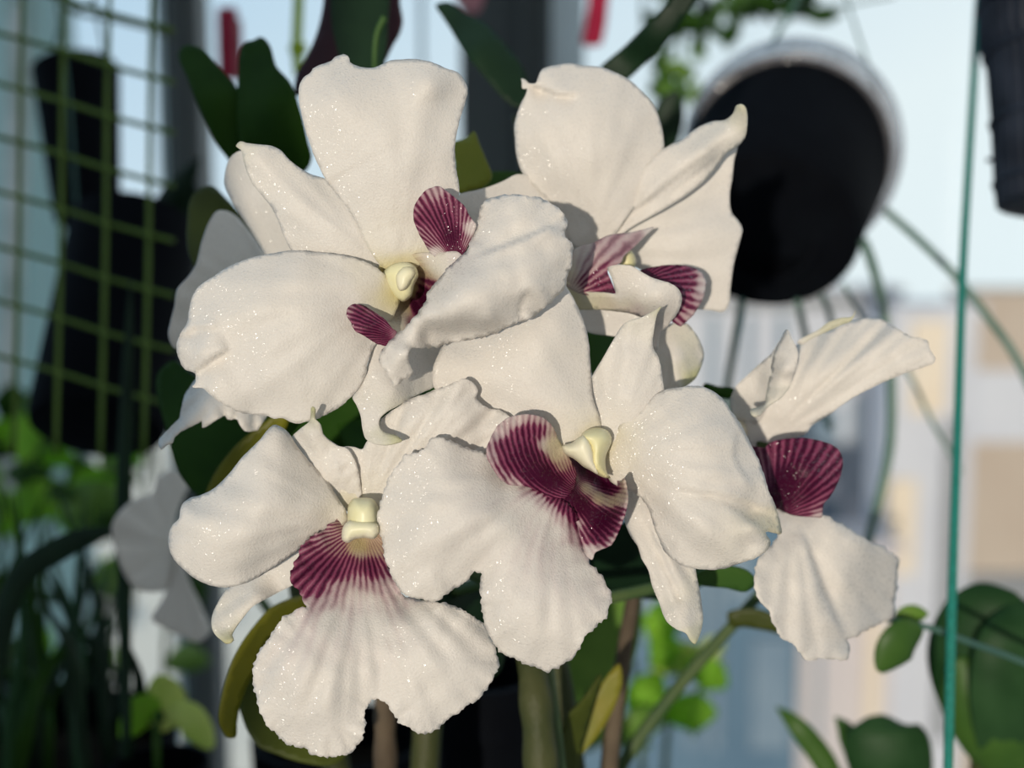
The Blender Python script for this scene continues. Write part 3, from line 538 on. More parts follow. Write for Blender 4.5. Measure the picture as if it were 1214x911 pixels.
lipB = put('lip', B, [sheet([(721,317),(726,315),(732.5,314),(740,314),(747,315),(761.5,323),(776,330.6),(785,333),(794,336),(803,341.5),(807,348),(808,356),(807,362),(801,374),(794,383),(792,386),(785,392),(781,402),(778,416),(772,410),(771,395),(775,384),(772,378),(762,376),(750,372),(732,369),(707,367),(687,367),(670,362),(664,345),(670,335),(690,345),(715,347),(730,348),(728,338),(724,326)],
    [(723,317,12),(745,317,10),(775,331,9),(806,350,10),(740,335,11),(775,350,8),(785,362,10),(800,372,13),(760,362,12),(780,385,17),(778,410,18),(740,360,15),(700,356,20),(670,350,24),(690,366,23),(750,372,16),(720,349,15)],
    step=2.5, serr=0.5, lump=(0.4,18), yel=[(680,357,.55),(700,362,.45),(720,362,.35),(740,366,.22),(760,370,.08),(700,350,.3),(735,345,0),(770,340,0),(790,370,0)], pig=[(735,372,.10),(750,372,.14),(720,369,.06),(740,355,0),(700,355,0),(770,350,0)], seed=37)])
put('side_lobe', lipB, [sheet([(775,270),(761.5,272.6),(747,276),(720,280),(702,289),(685,294),(672,310),(668,335),(687,348),(707,350.5),(730,350),(725,334),(720.7,320),(728,315),(736,311.6),(740,303.4),(745,299),(750.6,294),(758,287),(765,280)],
    [(773,271,24),(740,280,21),(700,295,19),(672,320,22),(690,345,20),(728,348,17),(723,322,16),(745,298,19),(705,320,17)],
    grid=3, step=2, pleat=(680,345,.8,10), pig=[(773,271,.05),(750,280,.26),(735,295,.30),(740,300,.33),(715,300,.30),(700,310,.30),(690,300,.12),(675,320,.10),(695,335,.40),(715,340,.50),(725,345,.6),(680,345,.2),(724,325,.42)], vein=(672,352,34,0), yel=[(672,330,.4),(685,345,.3),(700,320,.1),(740,290,0)], seed=38)], label='muted pink side lobe')
put('side_lobe', lipB, [sheet([(755,324),(765,319),(776,317),(794,314.7),(814,316),(828.5,321),(834,327),(837,335),(836.5,342),(835,349),(828.5,363),(819.5,376),(813,382),(807,387),(799,383),(785,365),(768,345)],
    [(760,325,21),(795,316,20),(836,335,21),(820,350,18),(805,385,19),(790,345,17)],
    grid=3, step=2, serr=0.5, pleat=(760,340,.8,12), pig=[(765,322,.7),(795,325,.62),(800,345,.55),(820,330,.5),(833,330,.15),(836,345,.12),(828,355,.3),(815,360,.45),(805,380,.4),(810,345,.55),(818,375,.25)], vein=(755,335,48,0), seed=39)], label='dusky purple side lobe')
puff('column', B, [(738,298),(746,296),(752,302),(754,312),(748,322),(738,320),(733,310)], 26, 4, 'column')
tube('pedicel', B, [W(710,300,.284), W(690,330,.296), W(660,380,.304), W(640,420,.306)], .0016, 'stalk')
# ---------------- bloom E: right, further back
E = bloom(912, 522, 36, 'white orchid bloom with one dark purple lobe and a pleated petal, beside the teal cord')
put('petal', E, [sheet([(895,531),(882,510),(885,496),(905,484),(925,450),(948,407),(956,401),(964.5,397),(987.6,391),(1010.7,381),(1024.5,378),(1043,378.5),(1059,386.5),(1080,399),(1093.7,401.5),(1100.6,406),(1102,414),(1106,420),(1109,424),(1108,430),(1096,435),(1075,442),(1052,451),(1031,461.5),(1006,475),(983,491.5),(962,505),(955,514),(937,521),(915,530)],
    [(905,525,36),(930,480,32),(980,440,28),(1010,382,34),(960,400,35),(1045,380,31),(1060,420,25),(1107,425,24),(1030,462,28),(960,508,33),(1000,420,29)],
    serr=0.5, ruffle=(0.5,30), pleat=(905,525,3.2,12), lump=(0.4,30), seed=41)])
put('sepal', E, [sheet([(934,391),(924,405),(916,418),(898,434),(885,446),(872,459),(866,473),(868,492),(885,505),(900,500),(910,480),(920,450),(935,410)],
    [(885,500,37),(900,450,29),(934,392,24),(872,465,32),(912,450,25)], pleat=(890,505,.8,8), seed=42),
  sheet([(934,391),(938,399),(941.5,406),(945,413),(946,420),(945,432),(941.5,445),(934.5,461.5),(921,475),(914,479),(908,484),(902,492),(896,494),(891,492),(889,487.5),(897,484),(906,480),(909,465),(913,447),(917,424),(925,405)],
    [(934,392,24),(946,420,19),(915,440,24.5),(930,440,19),(940,450,21),(920,475,20),(907,478,22),(892,490,17)],
    lump=(0.7,12), serr=0.5, grn=[(891,490,.3),(905,483,.2),(925,472,.12),(925,440,0)], seed=43)])
put('sepal', E, [sheet([(945,406),(955,399),(969,392),(983,382),(997,377),(1010.7,375),(1013,371),(1014.5,368),(1013,374),(1010,380),(999,385),(978,394.6),(960,403),(950,409)],
    [(948,406,30),(985,386,27),(1014,369,24)], grn=[(1010,376,.6),(985,386,.5),(960,400,.25),(950,406,.05)], seed=44)])
lipE = put('lip', E, [sheet([(905,605),(930,600),(955,606),(978,611.7),(1000,623),(1017.5,634),(1040,647),(1055,655),(1065.4,661),(1065,672),(1064.4,686),(1062,710),(1059.5,730),(1047,738),(1032,745),(1018,754),(1002.7,760),(1006,766),(1007,775),(1003,782),(998,784.6),(985,782),(973,779.6),(965,783),(958,783.6),(950,777),(943.5,770),(935,762),(926,755),(919,743),(914,730),(905,716),(897,706),(894.5,691),(896,668),(905,655),(915,645),(922,632)],
    [(930,602,30),(950,650,25),(930,700,20),(900,690,18),(960,700,23),(968,720,24),(990,750,28),(1000,780,29),(975,770,25),(985,700,29),(1000,690,29),(1030,690,38),(1063,670,50),(1055,730,48),(1010,640,31),(1010,745,32),(940,760,21),(962,660,27)],
    serr=3.0, ruffle=(0.8,16), pleat=(940,600,1.4,9), lump=(0.5,20), seed=45, creases=[([(950,625),(962,660),(973,695),(984,720),(993,740),(1003,762)], -3.0, 24)])])
put('side_lobe', lipE, [sheet([(880,528),(890,529),(900,531),(907,531),(911,527),(915,524),(926,521.5),(937,520),(950,519.5),(963,521),(973,523),(982,526),(990,530),(995,535),(998,542),(998.7,550),(997,561),(993,572),(988,582),(982,591),(976,598),(975,605),(974.5,613),(963,613),(937,610),(924,604),(908,600),(890,575)],
    [(885,535,30),(908,533,27),(940,522,24),(990,535,24),(996,560,24),(960,560,20),(930,560,23),(975,610,25),(930,608,27),(905,580,29),(900,550,30)],
    grid=3, step=2, pleat=(920,610,1.0,12), pig=[(885,540,.5),(905,540,.42),(915,530,.55),(940,530,.6),(970,535,.58),(993,545,.5),(960,555,.75),(935,570,.95),(925,595,1),(955,585,.75),(985,570,.55),(970,600,.45),(973,611,.22),(950,610,.5),(930,608,.7),(895,570,.4),(980,555,.5)], vein=(915,615,58,0.1), seed=46)], label='dark purple side lobe')
puff('column', E, [(866,500),(877,497),(886,503),(888,515),(882,525),(870,523),(864,511)], 38, 3, 'anther')
tube('pedicel', E, [W(905,524,.286), W(890,560,.298), W(850,620,.304), W(800,690,.308)], .0016, 'stalk')
# ---------------- bloom G: behind the upper bloom at left
G = bloom(330, 360, 44, 'mostly hidden white orchid bloom, only a narrow petal and ragged frilly edge showing')
put('sepal', G, [sheet([(284,179),(277,183),(272,189),(268,201),(266.5,218),(272,232.5),(282.6,250.6),(293.5,267),(304,283),(312,296),(325,325),(345,350),(362,340),(358,310),(345,285),(332,255),(320,225),(300,190)],
    [(345,345,42),(300,240,28),(285,182,25),(268,218,30),(330,270,30)], pleat=(345,345,1.2,9), seed=51)])
put('petal', G, [sheet([(258,250),(268,250),(279,256),(292,270),(308,292),(330,330),(340,370),(310,395),(260,415),(225,418),(206,412),(200,398),(203,380),(207,365),(211,342),(222,330),(232,315),(240,285),(249,262)],
    [(335,365,62),(260,310,48),(210,390,40),(262,251,50),(290,380,55)], pleat=(340,370,1.2,7), seed=52)])
put('lip', G, [sheet([(250,430),(228,456),(222,465),(218,473),(215,482),(212.6,496),(203,506),(194,516),(188,524),(191,533),(196,528),(205,525),(206,519),(214,512),(225,507),(233,503),(240,499),(240,507),(247,505),(251,502),(254,499.7),(261,496),(267,493),(270,497),(274,498),(278,497),(281.5,498),(284,502),(287,507),(291,511),(296,512),(302,511.5),(307,509.6),(309.6,503),(313,499),(318,492),(335,470),(340,430),(300,410)],
    [(320,420,36),(260,450,26),(200,522,16),(230,495,21),(300,505,22),(225,470,26),(260,480,20)],
    serr=0.8, ruffle=(1.0,14), pleat=(300,420,2.5,14), lump=(0.5,14), seed=53)])
tube('pedicel', G, [W(340,365,.298), W(390,380,.306), W(450,410,.310)], .0016, 'stalk')
# ---------------- bloom H: out of focus at far left
H = bloom(215, 660, 160, 'out-of-focus greyish white orchid bloom low among the grassy leaves')
put('petal', H, [sheet([(133,623),(140,610),(152,598),(165,590),(180,586),(188,565),(200,558),(214,559),(224,571),(216,593),(208,618),(212,650),(216,680),(203,697),(185,702),(163,700),(147,680),(137,650)],
    [(175,640,148),(140,640,136),(205,575,158),(175,695,150),(214,660,166)], pleat=(215,650,2.0,7), seed=61)])
put('petal', H, [sheet([(212,655),(225,690),(240,722),(249,750),(235,762),(215,755),(195,745),(180,735),(190,715),(203,690)],
    [(212,660,162),(240,740,172),(188,735,156)], pleat=(212,655,2,7), seed=62)])
tube('pedicel', H, [W(214,655,.414), W(235,640,.418), W(270,660,.415), W(330,740,.40)], .0016, 'stalk')
SILL = 1.005
# ================================================================== the orchid plant: canes, stalk, leaves
OP = empty('orchid_plant', (W(600,1040,.335).x, .315, SILL), 'orchid plant carrying the blooms, with upright canes, broad dark green leaves and yellowing ones', 'plant')
def traced_leaf(outline, ctrl, mat, thick=0.0006, **kw):
    return put('leaf', OP, [sheet(outline, ctrl, grid=6, **kw)], mat, thick)
def low(px, d):
    p = W(px, 1040, d); return Vector((p.x*0.75+W(600,1040,.335).x*0.25, p.y*0.6+(.310)*0.4, 1.075))
_pc = W(600, 1040, .335); _pc = Vector((_pc.x, .310, 1.095))
lathe('pot', OP, _pc, (_pc.x, _pc.y, SILL), [(1, .005), (1, .027), (.97, .030), (.2, .036), (.19, .038), (0, .039), (0, .0375), (.2, .034), (.95, .028)], 'pot_black', seg=48)
lathe('soil', OP, _pc-Vector((0, 0, .012)), _pc-Vector((0, 0, .03)), [(0, .001), (.1, .025), (.3, .0335), (1, .032)], 'soil', seg=32)
tube('flower_stalk', OP, [low(640,.318), W(645,1040,.318), W(640,905,.315), W(634,800,.312), W(625,690,.304), W(640,560,.303), W(640,420,.306), W(580,380,.302), W(450,410,.312)], .0017, 'stalk')
tube('flower_stalk', OP, [W(625,690,.304), W(660,720,.301), W(740,705,.306), W(805,690,.309)], .0015, 'stalk')
tube('flower_stalk', OP, [W(640,690,.304), W(580,690,.303), W(470,720,.34), W(330,740,.40)], .0015, 'stalk')
tube('cane', OP, [low(646,.300), W(646,1040,.300), W(641,905,.300), W(632,800,.303), W(622,700,.320)], .0047, 'cane', rfun=lambda u: 1-0.25*u+0.06*math.sin(u*40))
tube('cane', OP, [low(668,.306), W(668,1040,.306), W(660,905,.306), W(650,820,.308), W(640,720,.322)], .0022, 'stalk')
tube('cane', OP, [low(458,.330), W(458,1040,.330), W(457,900,.330), W(456,830,.330), W(452,760,.335)], .0034, 'cane_brown', rfun=lambda u: 1-0.2*u+0.07*math.sin(u*40))
tube('cane', OP, [low(716,.345), W(716,1040,.345), W(722,911,.345), W(736,800,.345), W(752,700,.342), W(760,640,.340)], .0030, 'cane_brown', rfun=lambda u: 1-0.45*u)
tube('cane', OP, [low(672,.375), W(672,1040,.375), W(735,911,.372), W(800,820,.368), W(868,742,.362), W(905,700,.36)], .0023, 'stalk', rfun=lambda u: 1-0.3*u)
tube('cane', OP, [low(420,.350), W(420,1040,.350), W(360,700,.345), W(320,400,.335), W(300,220,.335)], .0040, 'cane')
tube('cane', OP, [low(500,.340), W(500,1040,.340), W(520,700,.345), W(540,400,.340), W(556,300,.335), W(558,250,.336)], .0040, 'cane')
tube('cane', OP, [low(690,.352), W(690,1040,.352), W(640,700,.352), W(560,500,.362), W(470,300,.345), W(425,150,.335), W(424,125,.334)], .0035, 'cane')
tube('cane', OP, [low(650,.350), W(650,1040,.350), W(640,700,.352), W(682,300,.350), W(704,130,.347), W(712,88,.346)], .0030, 'cane')
tube('cane', OP, [W(655,480,.351), W(640,300,.346), W(618,135,.339)], .0026, 'cane')
traced_leaf([(213,62),(217,56),(224,54),(231,55),(239,58),(259,79),(279,102),(300,130),(325,165),(340,200),(310,230),(290,215),(272,191),(259,174),(242,141),(223,95)],
    [(215,58,85),(260,120,76),(330,210,80),(225,100,79),(280,102,79),(270,185,79)], 'leaf_dark', seed=71)
traced_leaf([(282,110),(283,90),(284,66),(287,56),(291,51),(302,47.8),(307,45),(312,45),(317,49.4),(328,79),(345,99),(354.6,125),(364.5,165),(369,191),(364,201),(357,206),(330,225),(300,220),(288,180),(281,140)],
    [(310,46,80),(320,130,70),(310,220,78),(285,120,75),(362,180,75),(345,205,79)], 'leaf_dark', seed=72)
traced_leaf([(517,6),(523,4),(530,3),(540,7),(549,14),(572.7,26),(588,40),(599,52.7),(612,68),(622,85.7),(626,112),(615,128),(600,120),(586,105),(570,86),(553,66),(533,33),(524,19)],
    [(518,5,105),(570,55,92),(615,120,88),(540,45,98),(600,55,94)], 'leaf_deep', seed=73)
traced_leaf([(700,92),(714,77),(740,55),(765,30),(793,0),(805,-25),(835,-30),(825,0),(808,26),(793,46),(778,62),(764,76),(747,92),(720,110)],
    [(710,95,95),(770,50,86),(820,-20,80),(740,55,92),(770,70,91)], 'leaf_deep', seed=74)
traced_leaf([(539,169),(546,167),(552,165),(557,161),(562,156.5),(568,170),(574,184),(582,212),(572,222),(556,226),(545,230),(541,215),(540,195)],
    [(541,180,50),(562,158,47),(562,200,40),(580,212,46)], 'leaf_cut', thick=0.0009, seed=75)
traced_leaf([(574,205),(590,203),(612,204),(635,212),(640,235),(600,240),(570,232)], [(575,210,58),(620,220,60),(600,240,60)], 'leaf_mid', seed=76)
traced_leaf([(190,440),(205,428),(225,442),(250,460),(300,480),(360,495),(420,470),(445,500),(450,540),(440,570),(340,610),(250,600),(215,565),(198,510)],
    [(192,440,70),(250,520,60),(320,540,55),(430,500,60),(240,595,66)], 'leaf_dark', seed=77)
traced_leaf([(340,495),(325,494),(307,506),(281.5,527),(262,550),(250,570),(243,592),(262,584),(285,565),(320,535)],
    [(335,496,48),(290,530,46),(248,580,50)], 'leaf_yellow', seed=78)
traced_leaf([(385,690),(362,705),(342,711),(322,721),(306,738),(293.5,754),(278,780),(270,802),(263,830),(260,849),(261,860),(265,868),(270,875),(277,875),(280,856),(283,838),(290,818),(300,798),(317,762),(345,735),(385,712)],
    [(380,700,60),(310,745,42),(270,820,38),(275,872,42),(300,780,43)], 'leaf_yellow', seed=79)
traced_leaf([(285,800),(281,830),(285,845),(296,872),(308,887),(326,894),(345,901),(400,905),(420,880),(380,840),(320,790)],
    [(285,830,60),(330,860,55),(400,890,60)], 'leaf_olive', seed=80)
traced_leaf([(229,231),(240,223),(251,221),(266,234),(285,255),(320,300),(290,330),(250,330),(230,314),(224,300),(222,265)],
    [(235,228,75),(250,280,66),(300,310,70)], 'leaf_olive', seed=81)
traced_leaf([(395,-30),(392,10),(395,40),(402,66),(410,90),(430,100),(450,92),(458,60),(460,30),(458,-30)], [(395,0,92),(428,40,84),(457,0,92),(430,95,86)], 'leaf_deep', seed=82)
traced_leaf([(383,-30),(384,0),(378,33),(365,66),(354,84),(350,98),(350,112),(372,110),(400,100),(418,60),(415,0),(412,-30)], [(385,0,100),(352,105,90),(395,60,92),(410,0,96)], 'leaf_maroon', seed=83)
traced_leaf([(445,-30),(447,30),(448,92),(456,75),(466,54),(474,40),(477,28),(474,5),(473,-30)], [(447,0,96),(450,80,92),(476,20,100)], 'leaf_maroon', seed=84)
tube('leaf_sheath', OP, [W(445,110,.330), W(444,70,.328), W(447,40,.327), W(456,20,.326)], .00055, 'leaf_mid', rfun=lambda u: 0.7+u*0.9)
traced_leaf([(815,690),(828,679),(845,673),(870,672),(888,678),(897,690),(885,701),(860,697),(838,695)], [(820,688,42),(860,684,38),(895,690,44)], 'leaf_mid', seed=85)
traced_leaf([(862,728),(880,722),(905,724),(925,735),(930,752),(910,748),(885,744),(866,742)], [(865,735,100),(900,735,96),(928,748,98)], 'leaf_olive', seed=86)
traced_leaf([(665,800),(675,745),(700,705),(735,690),(758,700),(760,735),(748,790),(720,830),(690,860),(668,850)], [(670,820,140),(715,760,125),(755,700,142),(745,790,138)], 'leaf_bright', seed=87)
traced_leaf([(668,911),(672,880),(690,845),(712,812),(735,788),(738,805),(730,835),(712,868),(690,895)], [(670,905,72),(708,840,66),(736,792,74)], 'leaf_gold', seed=88)
traced_leaf([(664,930),(664,880),(672,850),(690,830),(712,800),(700,850),(690,885),(676,930)], [(665,920,68),(685,850,62),(710,805,70)], 'leaf_olive', seed=89)
traced_leaf([(700,640),(740,620),(790,625),(830,650),(835,690),(790,710),(740,705),(705,690)], [(705,650,78),(770,660,70),(830,690,80)], 'leaf_deep', seed=90)
traced_leaf([(690,395),(720,390),(735,410),(725,450),(712,470),(700,440)], [(695,400,60),(725,420,54),(705,465,60)], 'leaf_mid', seed=91)
traced_leaf([(835,455),(850,458),(872,462),(876,467),(866,473),(848,470),(834,466)], [(836,460,52),(874,467,56),(855,464,50)], 'leaf_dark', seed=92)
traced_leaf([(410,460),(440,480),(520,440),(540,480),(520,530),(470,560),(420,545),(400,500)], [(410,470,66),(470,510,56),(530,480,64)], 'leaf_dark', seed=93)
traced_leaf([(540,690),(580,700),(600,760),(590,800),(560,810),(530,790),(510,730)], [(540,700,66),(560,760,58),(590,800,66)], 'leaf_deep', seed=94)
# ================================================================== pots
def pot(name, label, c0, c1, r0, r1, mat='pot_black', rim=0.0, cat='flower pot', ribs=0):
    """open tapered pot, mouth at c0, closed base at c1"""
    t = empty(name, c0, label, cat)
    w = 0.0012
    prof = [(1.0, r1*0.2), (1.0, r1*0.86), (0.985, r1*0.96), (0.95, r1)]
    prof += [(x, r1+(r0-r1)*(1-x)) for x in (0.8, 0.6, 0.4, 0.2, 0.08)]
    if rim: prof += [(0.075, r0+rim), (0.0, r0+rim*1.2)]
    else: prof += [(0.0, r0)]
    prof += [(0.0, r0-w), (0.1, r0-w*1.3), (0.95, r1-w)]
    lathe('body', t, c0, c1, prof, mat, seg=96 if ribs else 64, ribs=ribs, ribamp=0.018 if ribs else 0)
    m = Vector(c0).lerp(Vector(c1), 0.12)
    lathe('soil', t, m, Vector(c0).lerp(Vector(c1), 0.3), [(0, 0.001), (0.02, r0*0.5), (0.05, r0*0.92), (1, r0*0.8)], 'soil', seg=32)
    return t
# big round pot tipped towards the viewer, clear film rim
BP = empty('hanging_pot', W(935, 172, .545), 'big round black hanging pot seen from below with a clear wrinkled film collar', 'flower pot')
s = 1/F
c_rim, c_base = W(934, 180, .548), W(908, 278, .498)
lathe('body', BP, c_rim, c_base, [(1, .004), (1, .026), (.985, .0342), (.93, .0362), (.6, .0385), (.3, .0415), (.05, .0435), (0, .0435), (0, .0425), (.9, .034)], 'pot_black', seg=72)
lathe('rim_film', BP, W(938, 176, .556), W(940, 188, .530), [(1, .0438), (.7, .0448), (.4, .0462), (.2, .0455), (0, .0470), (0, .0462), (.3, .0440), (.9, .0428)], 'film', seg=72)
tube('hanger', BP, [W(912, 60, .556), W(925, 35, .558), W(938, 14, .56), W(955, -30, .565), W(970, -90, .57)], .0012, 'twig')
tube('hanger', BP, [W(1040, 110, .56), W(1010, 20, .565), W(985, -60, .57)], .0006, 'twig')
lathe('drain_ring', BP, W(909, 276, .4995), W(908, 279, .4970), [(0, .020), (.5, .022), (1, .020), (1, .018), (0, .018)], 'pot_black', seg=48)
# ribbed basket at the right edge
RB = empty('hanging_basket', W(1240, 20, .42), 'ribbed black plastic net pot cut off by the right picture edge', 'flower pot')
lathe('body', RB, W(1246, -30, .42), W(1251, 246, .41), [(1, .004), (1, .014), (.985, .0175), (.9, .0182), (.6, .0190), (.4, .0200), (.33, .0206), (.30, .0222), (.15, .0224), (.0, .0226), (.0, .0216), (.9, .017)], 'pot_mesh', seg=144, ribs=36, ribamp=0.016)
for k, (t0, rr) in enumerate(((.12, .0229), (.33, .0212), (.62, .0195), (.88, .0187))):
    a, b = W(1246, -30, .42), W(1251, 246, .41); p = a.lerp(b, t0)
    lathe('hoop', RB, p, p+(b-a).normalized()*.0022, [(0, rr), (.5, rr*1.025), (1, rr), (1, rr*.95), (0, rr*.95)], 'pot_mesh', seg=48)
tube('peg', RB, [W(1170, 190, .415), W(1195, 189, .415)], .0008, 'pot_mesh')
tube('hanger', RB, [W(1246, -30, .42), W(1230, -120, .43)], .001, 'twig')
# left: two tipped black pots
LP = pot('hanging_pot', 'black plastic hanging pot behind the green wire trellis, upper of two at left', W(90, 84, .62), W(104, 262, .60), .0205, .0150)
tube('hanger', LP, [W(60, 75, .62), W(85, -20, .63), W(92, -80, .63)], .0008, 'twig')
tube('hanger', LP, [W(130, 95, .62), W(110, -10, .63), W(92, -80, .63)], .0008, 'twig')
LQ = pot('hanging_pot', 'largest black pot at left, tipped sideways under the smaller pot with strap leaf growing out', W(160, 272, .535), W(114, 512, .49), .0262, .0262)
blade('leaf', LQ, [W(196, 330, .545), W(195, 280, .54), W(205, 235, .535), W(238, 186, .53)], .0095, 'leaf_deep', shape=lambda u: max(.05, math.sin(math.pi*(0.25+0.75*u))**.8), roll=.2)
blade('leaf', LQ, [W(215, 330, .55), W(218, 290, .55), W(222, 250, .548), W(226, 215, .545)], .0075, 'leaf_deep', shape=oval)
tube('hanger', LQ, [W(92, 270, .53), W(80, 100, .56), W(60, -60, .58)], .0006, 'twig')
# low dark pots at the bottom of the picture, standing on the sill
def stand_pot(label, px, d, top_py, r, mat='pot_black'):
    p = W(px, top_py, d); return pot('flower_pot', label, p, (p.x, p.y, SILL), r, r*0.72, mat, rim=.002)
p = W(652, 1000, .305)
stand_pot('near-black round pot in the dark gap under the two lowest lips', 566, .400, 795, .0190)
stand_pot('dark wide pot low behind the lowest lip, near the brown cane', 405, .52, 872, .034)
# ================================================================== strap-leaved plants, foliage
GP = empty('grassy_plant', Vector((W(80, 1000, .50).x, W(80, 1000, .50).y, SILL)), 'clump of dark narrow grassy leaves filling the lower left', 'plant')
_g = W(60, 868, .50)
lathe('pot', GP, _g, (_g.x, _g.y, SILL), [(1, .005), (1, .032), (.97, .035), (.15, .044), (.14, .047), (0, .048), (0, .0465), (.2, .042), (.95, .033)], 'pot_black', seg=48)
lathe('soil', GP, _g-Vector((0, 0, .010)), _g-Vector((0, 0, .03)), [(0, .001), (.1, .03), (.3, .0425), (1, .040)], 'soil', seg=32)
rs = random.Random(3)
for k in range(58):
    bx = rs.uniform(-40, 150); d0 = rs.uniform(.44, .62); tx = bx + rs.uniform(-120, 130); ty = rs.uniform(565, 810)
    tx = min(tx, 150)
    mx = (bx*0.55+tx*0.45)+rs.uniform(-20, 20)
    dt = d0+rs.uniform(-.03, .06)
    b = W(bx, 1040, d0); b.z = max(b.z, SILL)
    blade('leaf', GP, [b, W(bx*.75+tx*.25, 880, d0), W(mx, (ty+880)/2, (d0+dt)/2), W(tx, ty, dt)], rs.uniform(.0016, .0034), rs.choice(['leaf_deep', 'leaf_deep', 'leaf_dark', 'leaf_dark', 'leaf_succ']), shape=strap, roll=rs.uniform(-.8, .8), n=6)
blade('leaf', GP, [Vector((W(-20, 760, .40).x, W(-20, 760, .40).y, 1.2)), W(15, 700, .40), W(70, 652, .40), W(132, 628, .40)], .0042, 'leaf_deep', shape=lambda u: max(.1, .75+.35*u-.9*u**6))
blade('leaf', GP, [W(150, 900, .43), W(146, 620, .43), W(150, 470, .43), W(155, 330, .43)], .0028, 'leaf_deep', shape=strap)
blade('leaf', GP, [W(-20, 800, .5), W(20, 802, .5), W(60, 802, .5)], .003, 'leaf_mid', shape=strap)
FP = empty('leafy_plant', Vector((W(60, 700, .80).x, W(60, 700, .80).y, 0)), 'sunlit bright green broad-leaved plant glimpsed behind the dark grassy clump', 'plant')
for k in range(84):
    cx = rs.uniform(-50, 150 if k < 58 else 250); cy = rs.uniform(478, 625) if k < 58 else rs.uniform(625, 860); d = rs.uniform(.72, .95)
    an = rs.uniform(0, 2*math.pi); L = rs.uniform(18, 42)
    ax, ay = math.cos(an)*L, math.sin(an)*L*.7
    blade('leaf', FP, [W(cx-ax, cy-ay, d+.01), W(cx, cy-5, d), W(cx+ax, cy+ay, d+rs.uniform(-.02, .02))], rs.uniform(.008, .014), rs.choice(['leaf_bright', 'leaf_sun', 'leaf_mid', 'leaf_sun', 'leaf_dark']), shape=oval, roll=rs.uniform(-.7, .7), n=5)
for k in range(5):
    bx = rs.uniform(-20, 220); tube('stem', FP, [Vector((W(bx, 900, .82).x, W(bx, 900, .82).y, 0)), W(bx, 1000, .82), W(bx+rs.uniform(-20, 20), 700, .82), W(bx+rs.uniform(-60, 60), 520, .84)], .0018, 'stalk', seg=6)
YP = empty('young_shoot', Vector((W(185, 911, .44).x, W(185, 911, .44).y, SILL)), 'pale yellow-green three-leaved shoot between grassy clump and cluster', 'plant')
blade('leaf', YP, [W(190, 868, .44), W(195, 835, .44), W(190, 800, .437)], .0072, 'leaf_shoot', shape=oval)
blade('leaf', YP, [W(195, 850, .44), W(222, 855, .437), W(252, 888, .436)], .0062, 'leaf_shoot', shape=oval)
blade('leaf', YP, [W(190, 850, .44), W(168, 845, .437), W(144, 876, .436)], .0058, 'leaf_sun', shape=oval)
tube('stem', YP, [Vector((W(185, 911, .44).x, W(185, 911, .44).y, SILL)), W(186, 900, .44), W(193, 850, .44)], .0013, 'leaf_mid')
_y = W(190, 905, .44)
lathe('pot', YP, _y, (_y.x, _y.y, SILL), [(1, .004), (1, .011), (.97, .012), (.1, .015), (.09, .0165), (0, .0165), (0, .0155), (.2, .014), (.95, .011)], 'pot_black', seg=40)
BPt = empty('bush', Vector((W(820, 1000, .62).x, W(820, 1000, .62).y, SILL)), 'light green blurred shrub showing through under the middle bloom', 'plant')
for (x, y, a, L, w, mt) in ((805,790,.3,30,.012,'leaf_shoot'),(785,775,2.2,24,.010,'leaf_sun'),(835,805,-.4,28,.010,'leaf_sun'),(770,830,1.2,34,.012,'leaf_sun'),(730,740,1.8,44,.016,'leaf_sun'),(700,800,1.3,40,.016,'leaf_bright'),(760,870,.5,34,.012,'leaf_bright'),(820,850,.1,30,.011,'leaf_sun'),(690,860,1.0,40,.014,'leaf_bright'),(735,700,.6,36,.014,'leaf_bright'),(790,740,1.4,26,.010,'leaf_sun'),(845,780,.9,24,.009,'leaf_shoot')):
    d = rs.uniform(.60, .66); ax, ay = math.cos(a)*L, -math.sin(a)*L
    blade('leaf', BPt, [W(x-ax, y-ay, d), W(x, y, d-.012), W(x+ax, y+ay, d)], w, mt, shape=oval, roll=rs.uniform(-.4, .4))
for (bx, tx, ty) in ((760, 740, 720), (790, 815, 770), (740, 700, 790)):
    tube('stem', BPt, [Vector((W(bx, 1000, .63).x, W(bx, 1000, .63).y, SILL)), W(bx, 880, .63), W(tx, ty, .63)], .0015, 'stalk', seg=6)
# succulent at lower right
SP = empty('succulent_plant', Vector((W(1150, 1000, .42).x, W(1150, 1000, .42).y, SILL)), 'fleshy dark green leaved plant at the lower right behind the teal cord', 'plant')
blade('leaf', SP, [W(1150, 880, .40), W(1155, 790, .39), W(1185, 735, .385), W(1210, 708, .385)], .0150, 'leaf_succ', shape=oval, roll=.25, fold=.3)
blade('leaf', SP, [W(1200, 930, .40), W(1215, 850, .385), W(1222, 760, .38), W(1215, 712, .385)], .0165, 'leaf_succ', shape=oval, roll=-.2, fold=.3)
blade('leaf', SP, [W(1215, 940, .40), W(1185, 890, .39), W(1155, 830, .388), W(1134, 780, .39)], .0110, 'leaf_mid', shape=oval, roll=.3, fold=.3)
blade('leaf', SP, [W(1090, 960, .41), W(1065, 915, .405), W(1045, 875, .405), W(1038, 848, .408)], .0135, 'leaf_succ', shape=oval, roll=.1, fold=.25)
blade('leaf', SP, [W(1010, 960, .42), W(975, 900, .42), W(945, 862, .42), W(920, 838, .425)], .0040, 'leaf_mid', shape=strap, fold=.3)
blade('leaf', SP, [W(1030, 960, .42), W(1020, 905, .42), W(1005, 870, .42), W(990, 850, .425)], .0042, 'leaf_mid', shape=strap, fold=.3)
tube('stem', SP, [Vector((W(1150, 1000, .42).x, W(1150, 1000, .42).y, SILL)), W(1160, 930, .41), W(1160, 860, .40)], .003, 'cane')
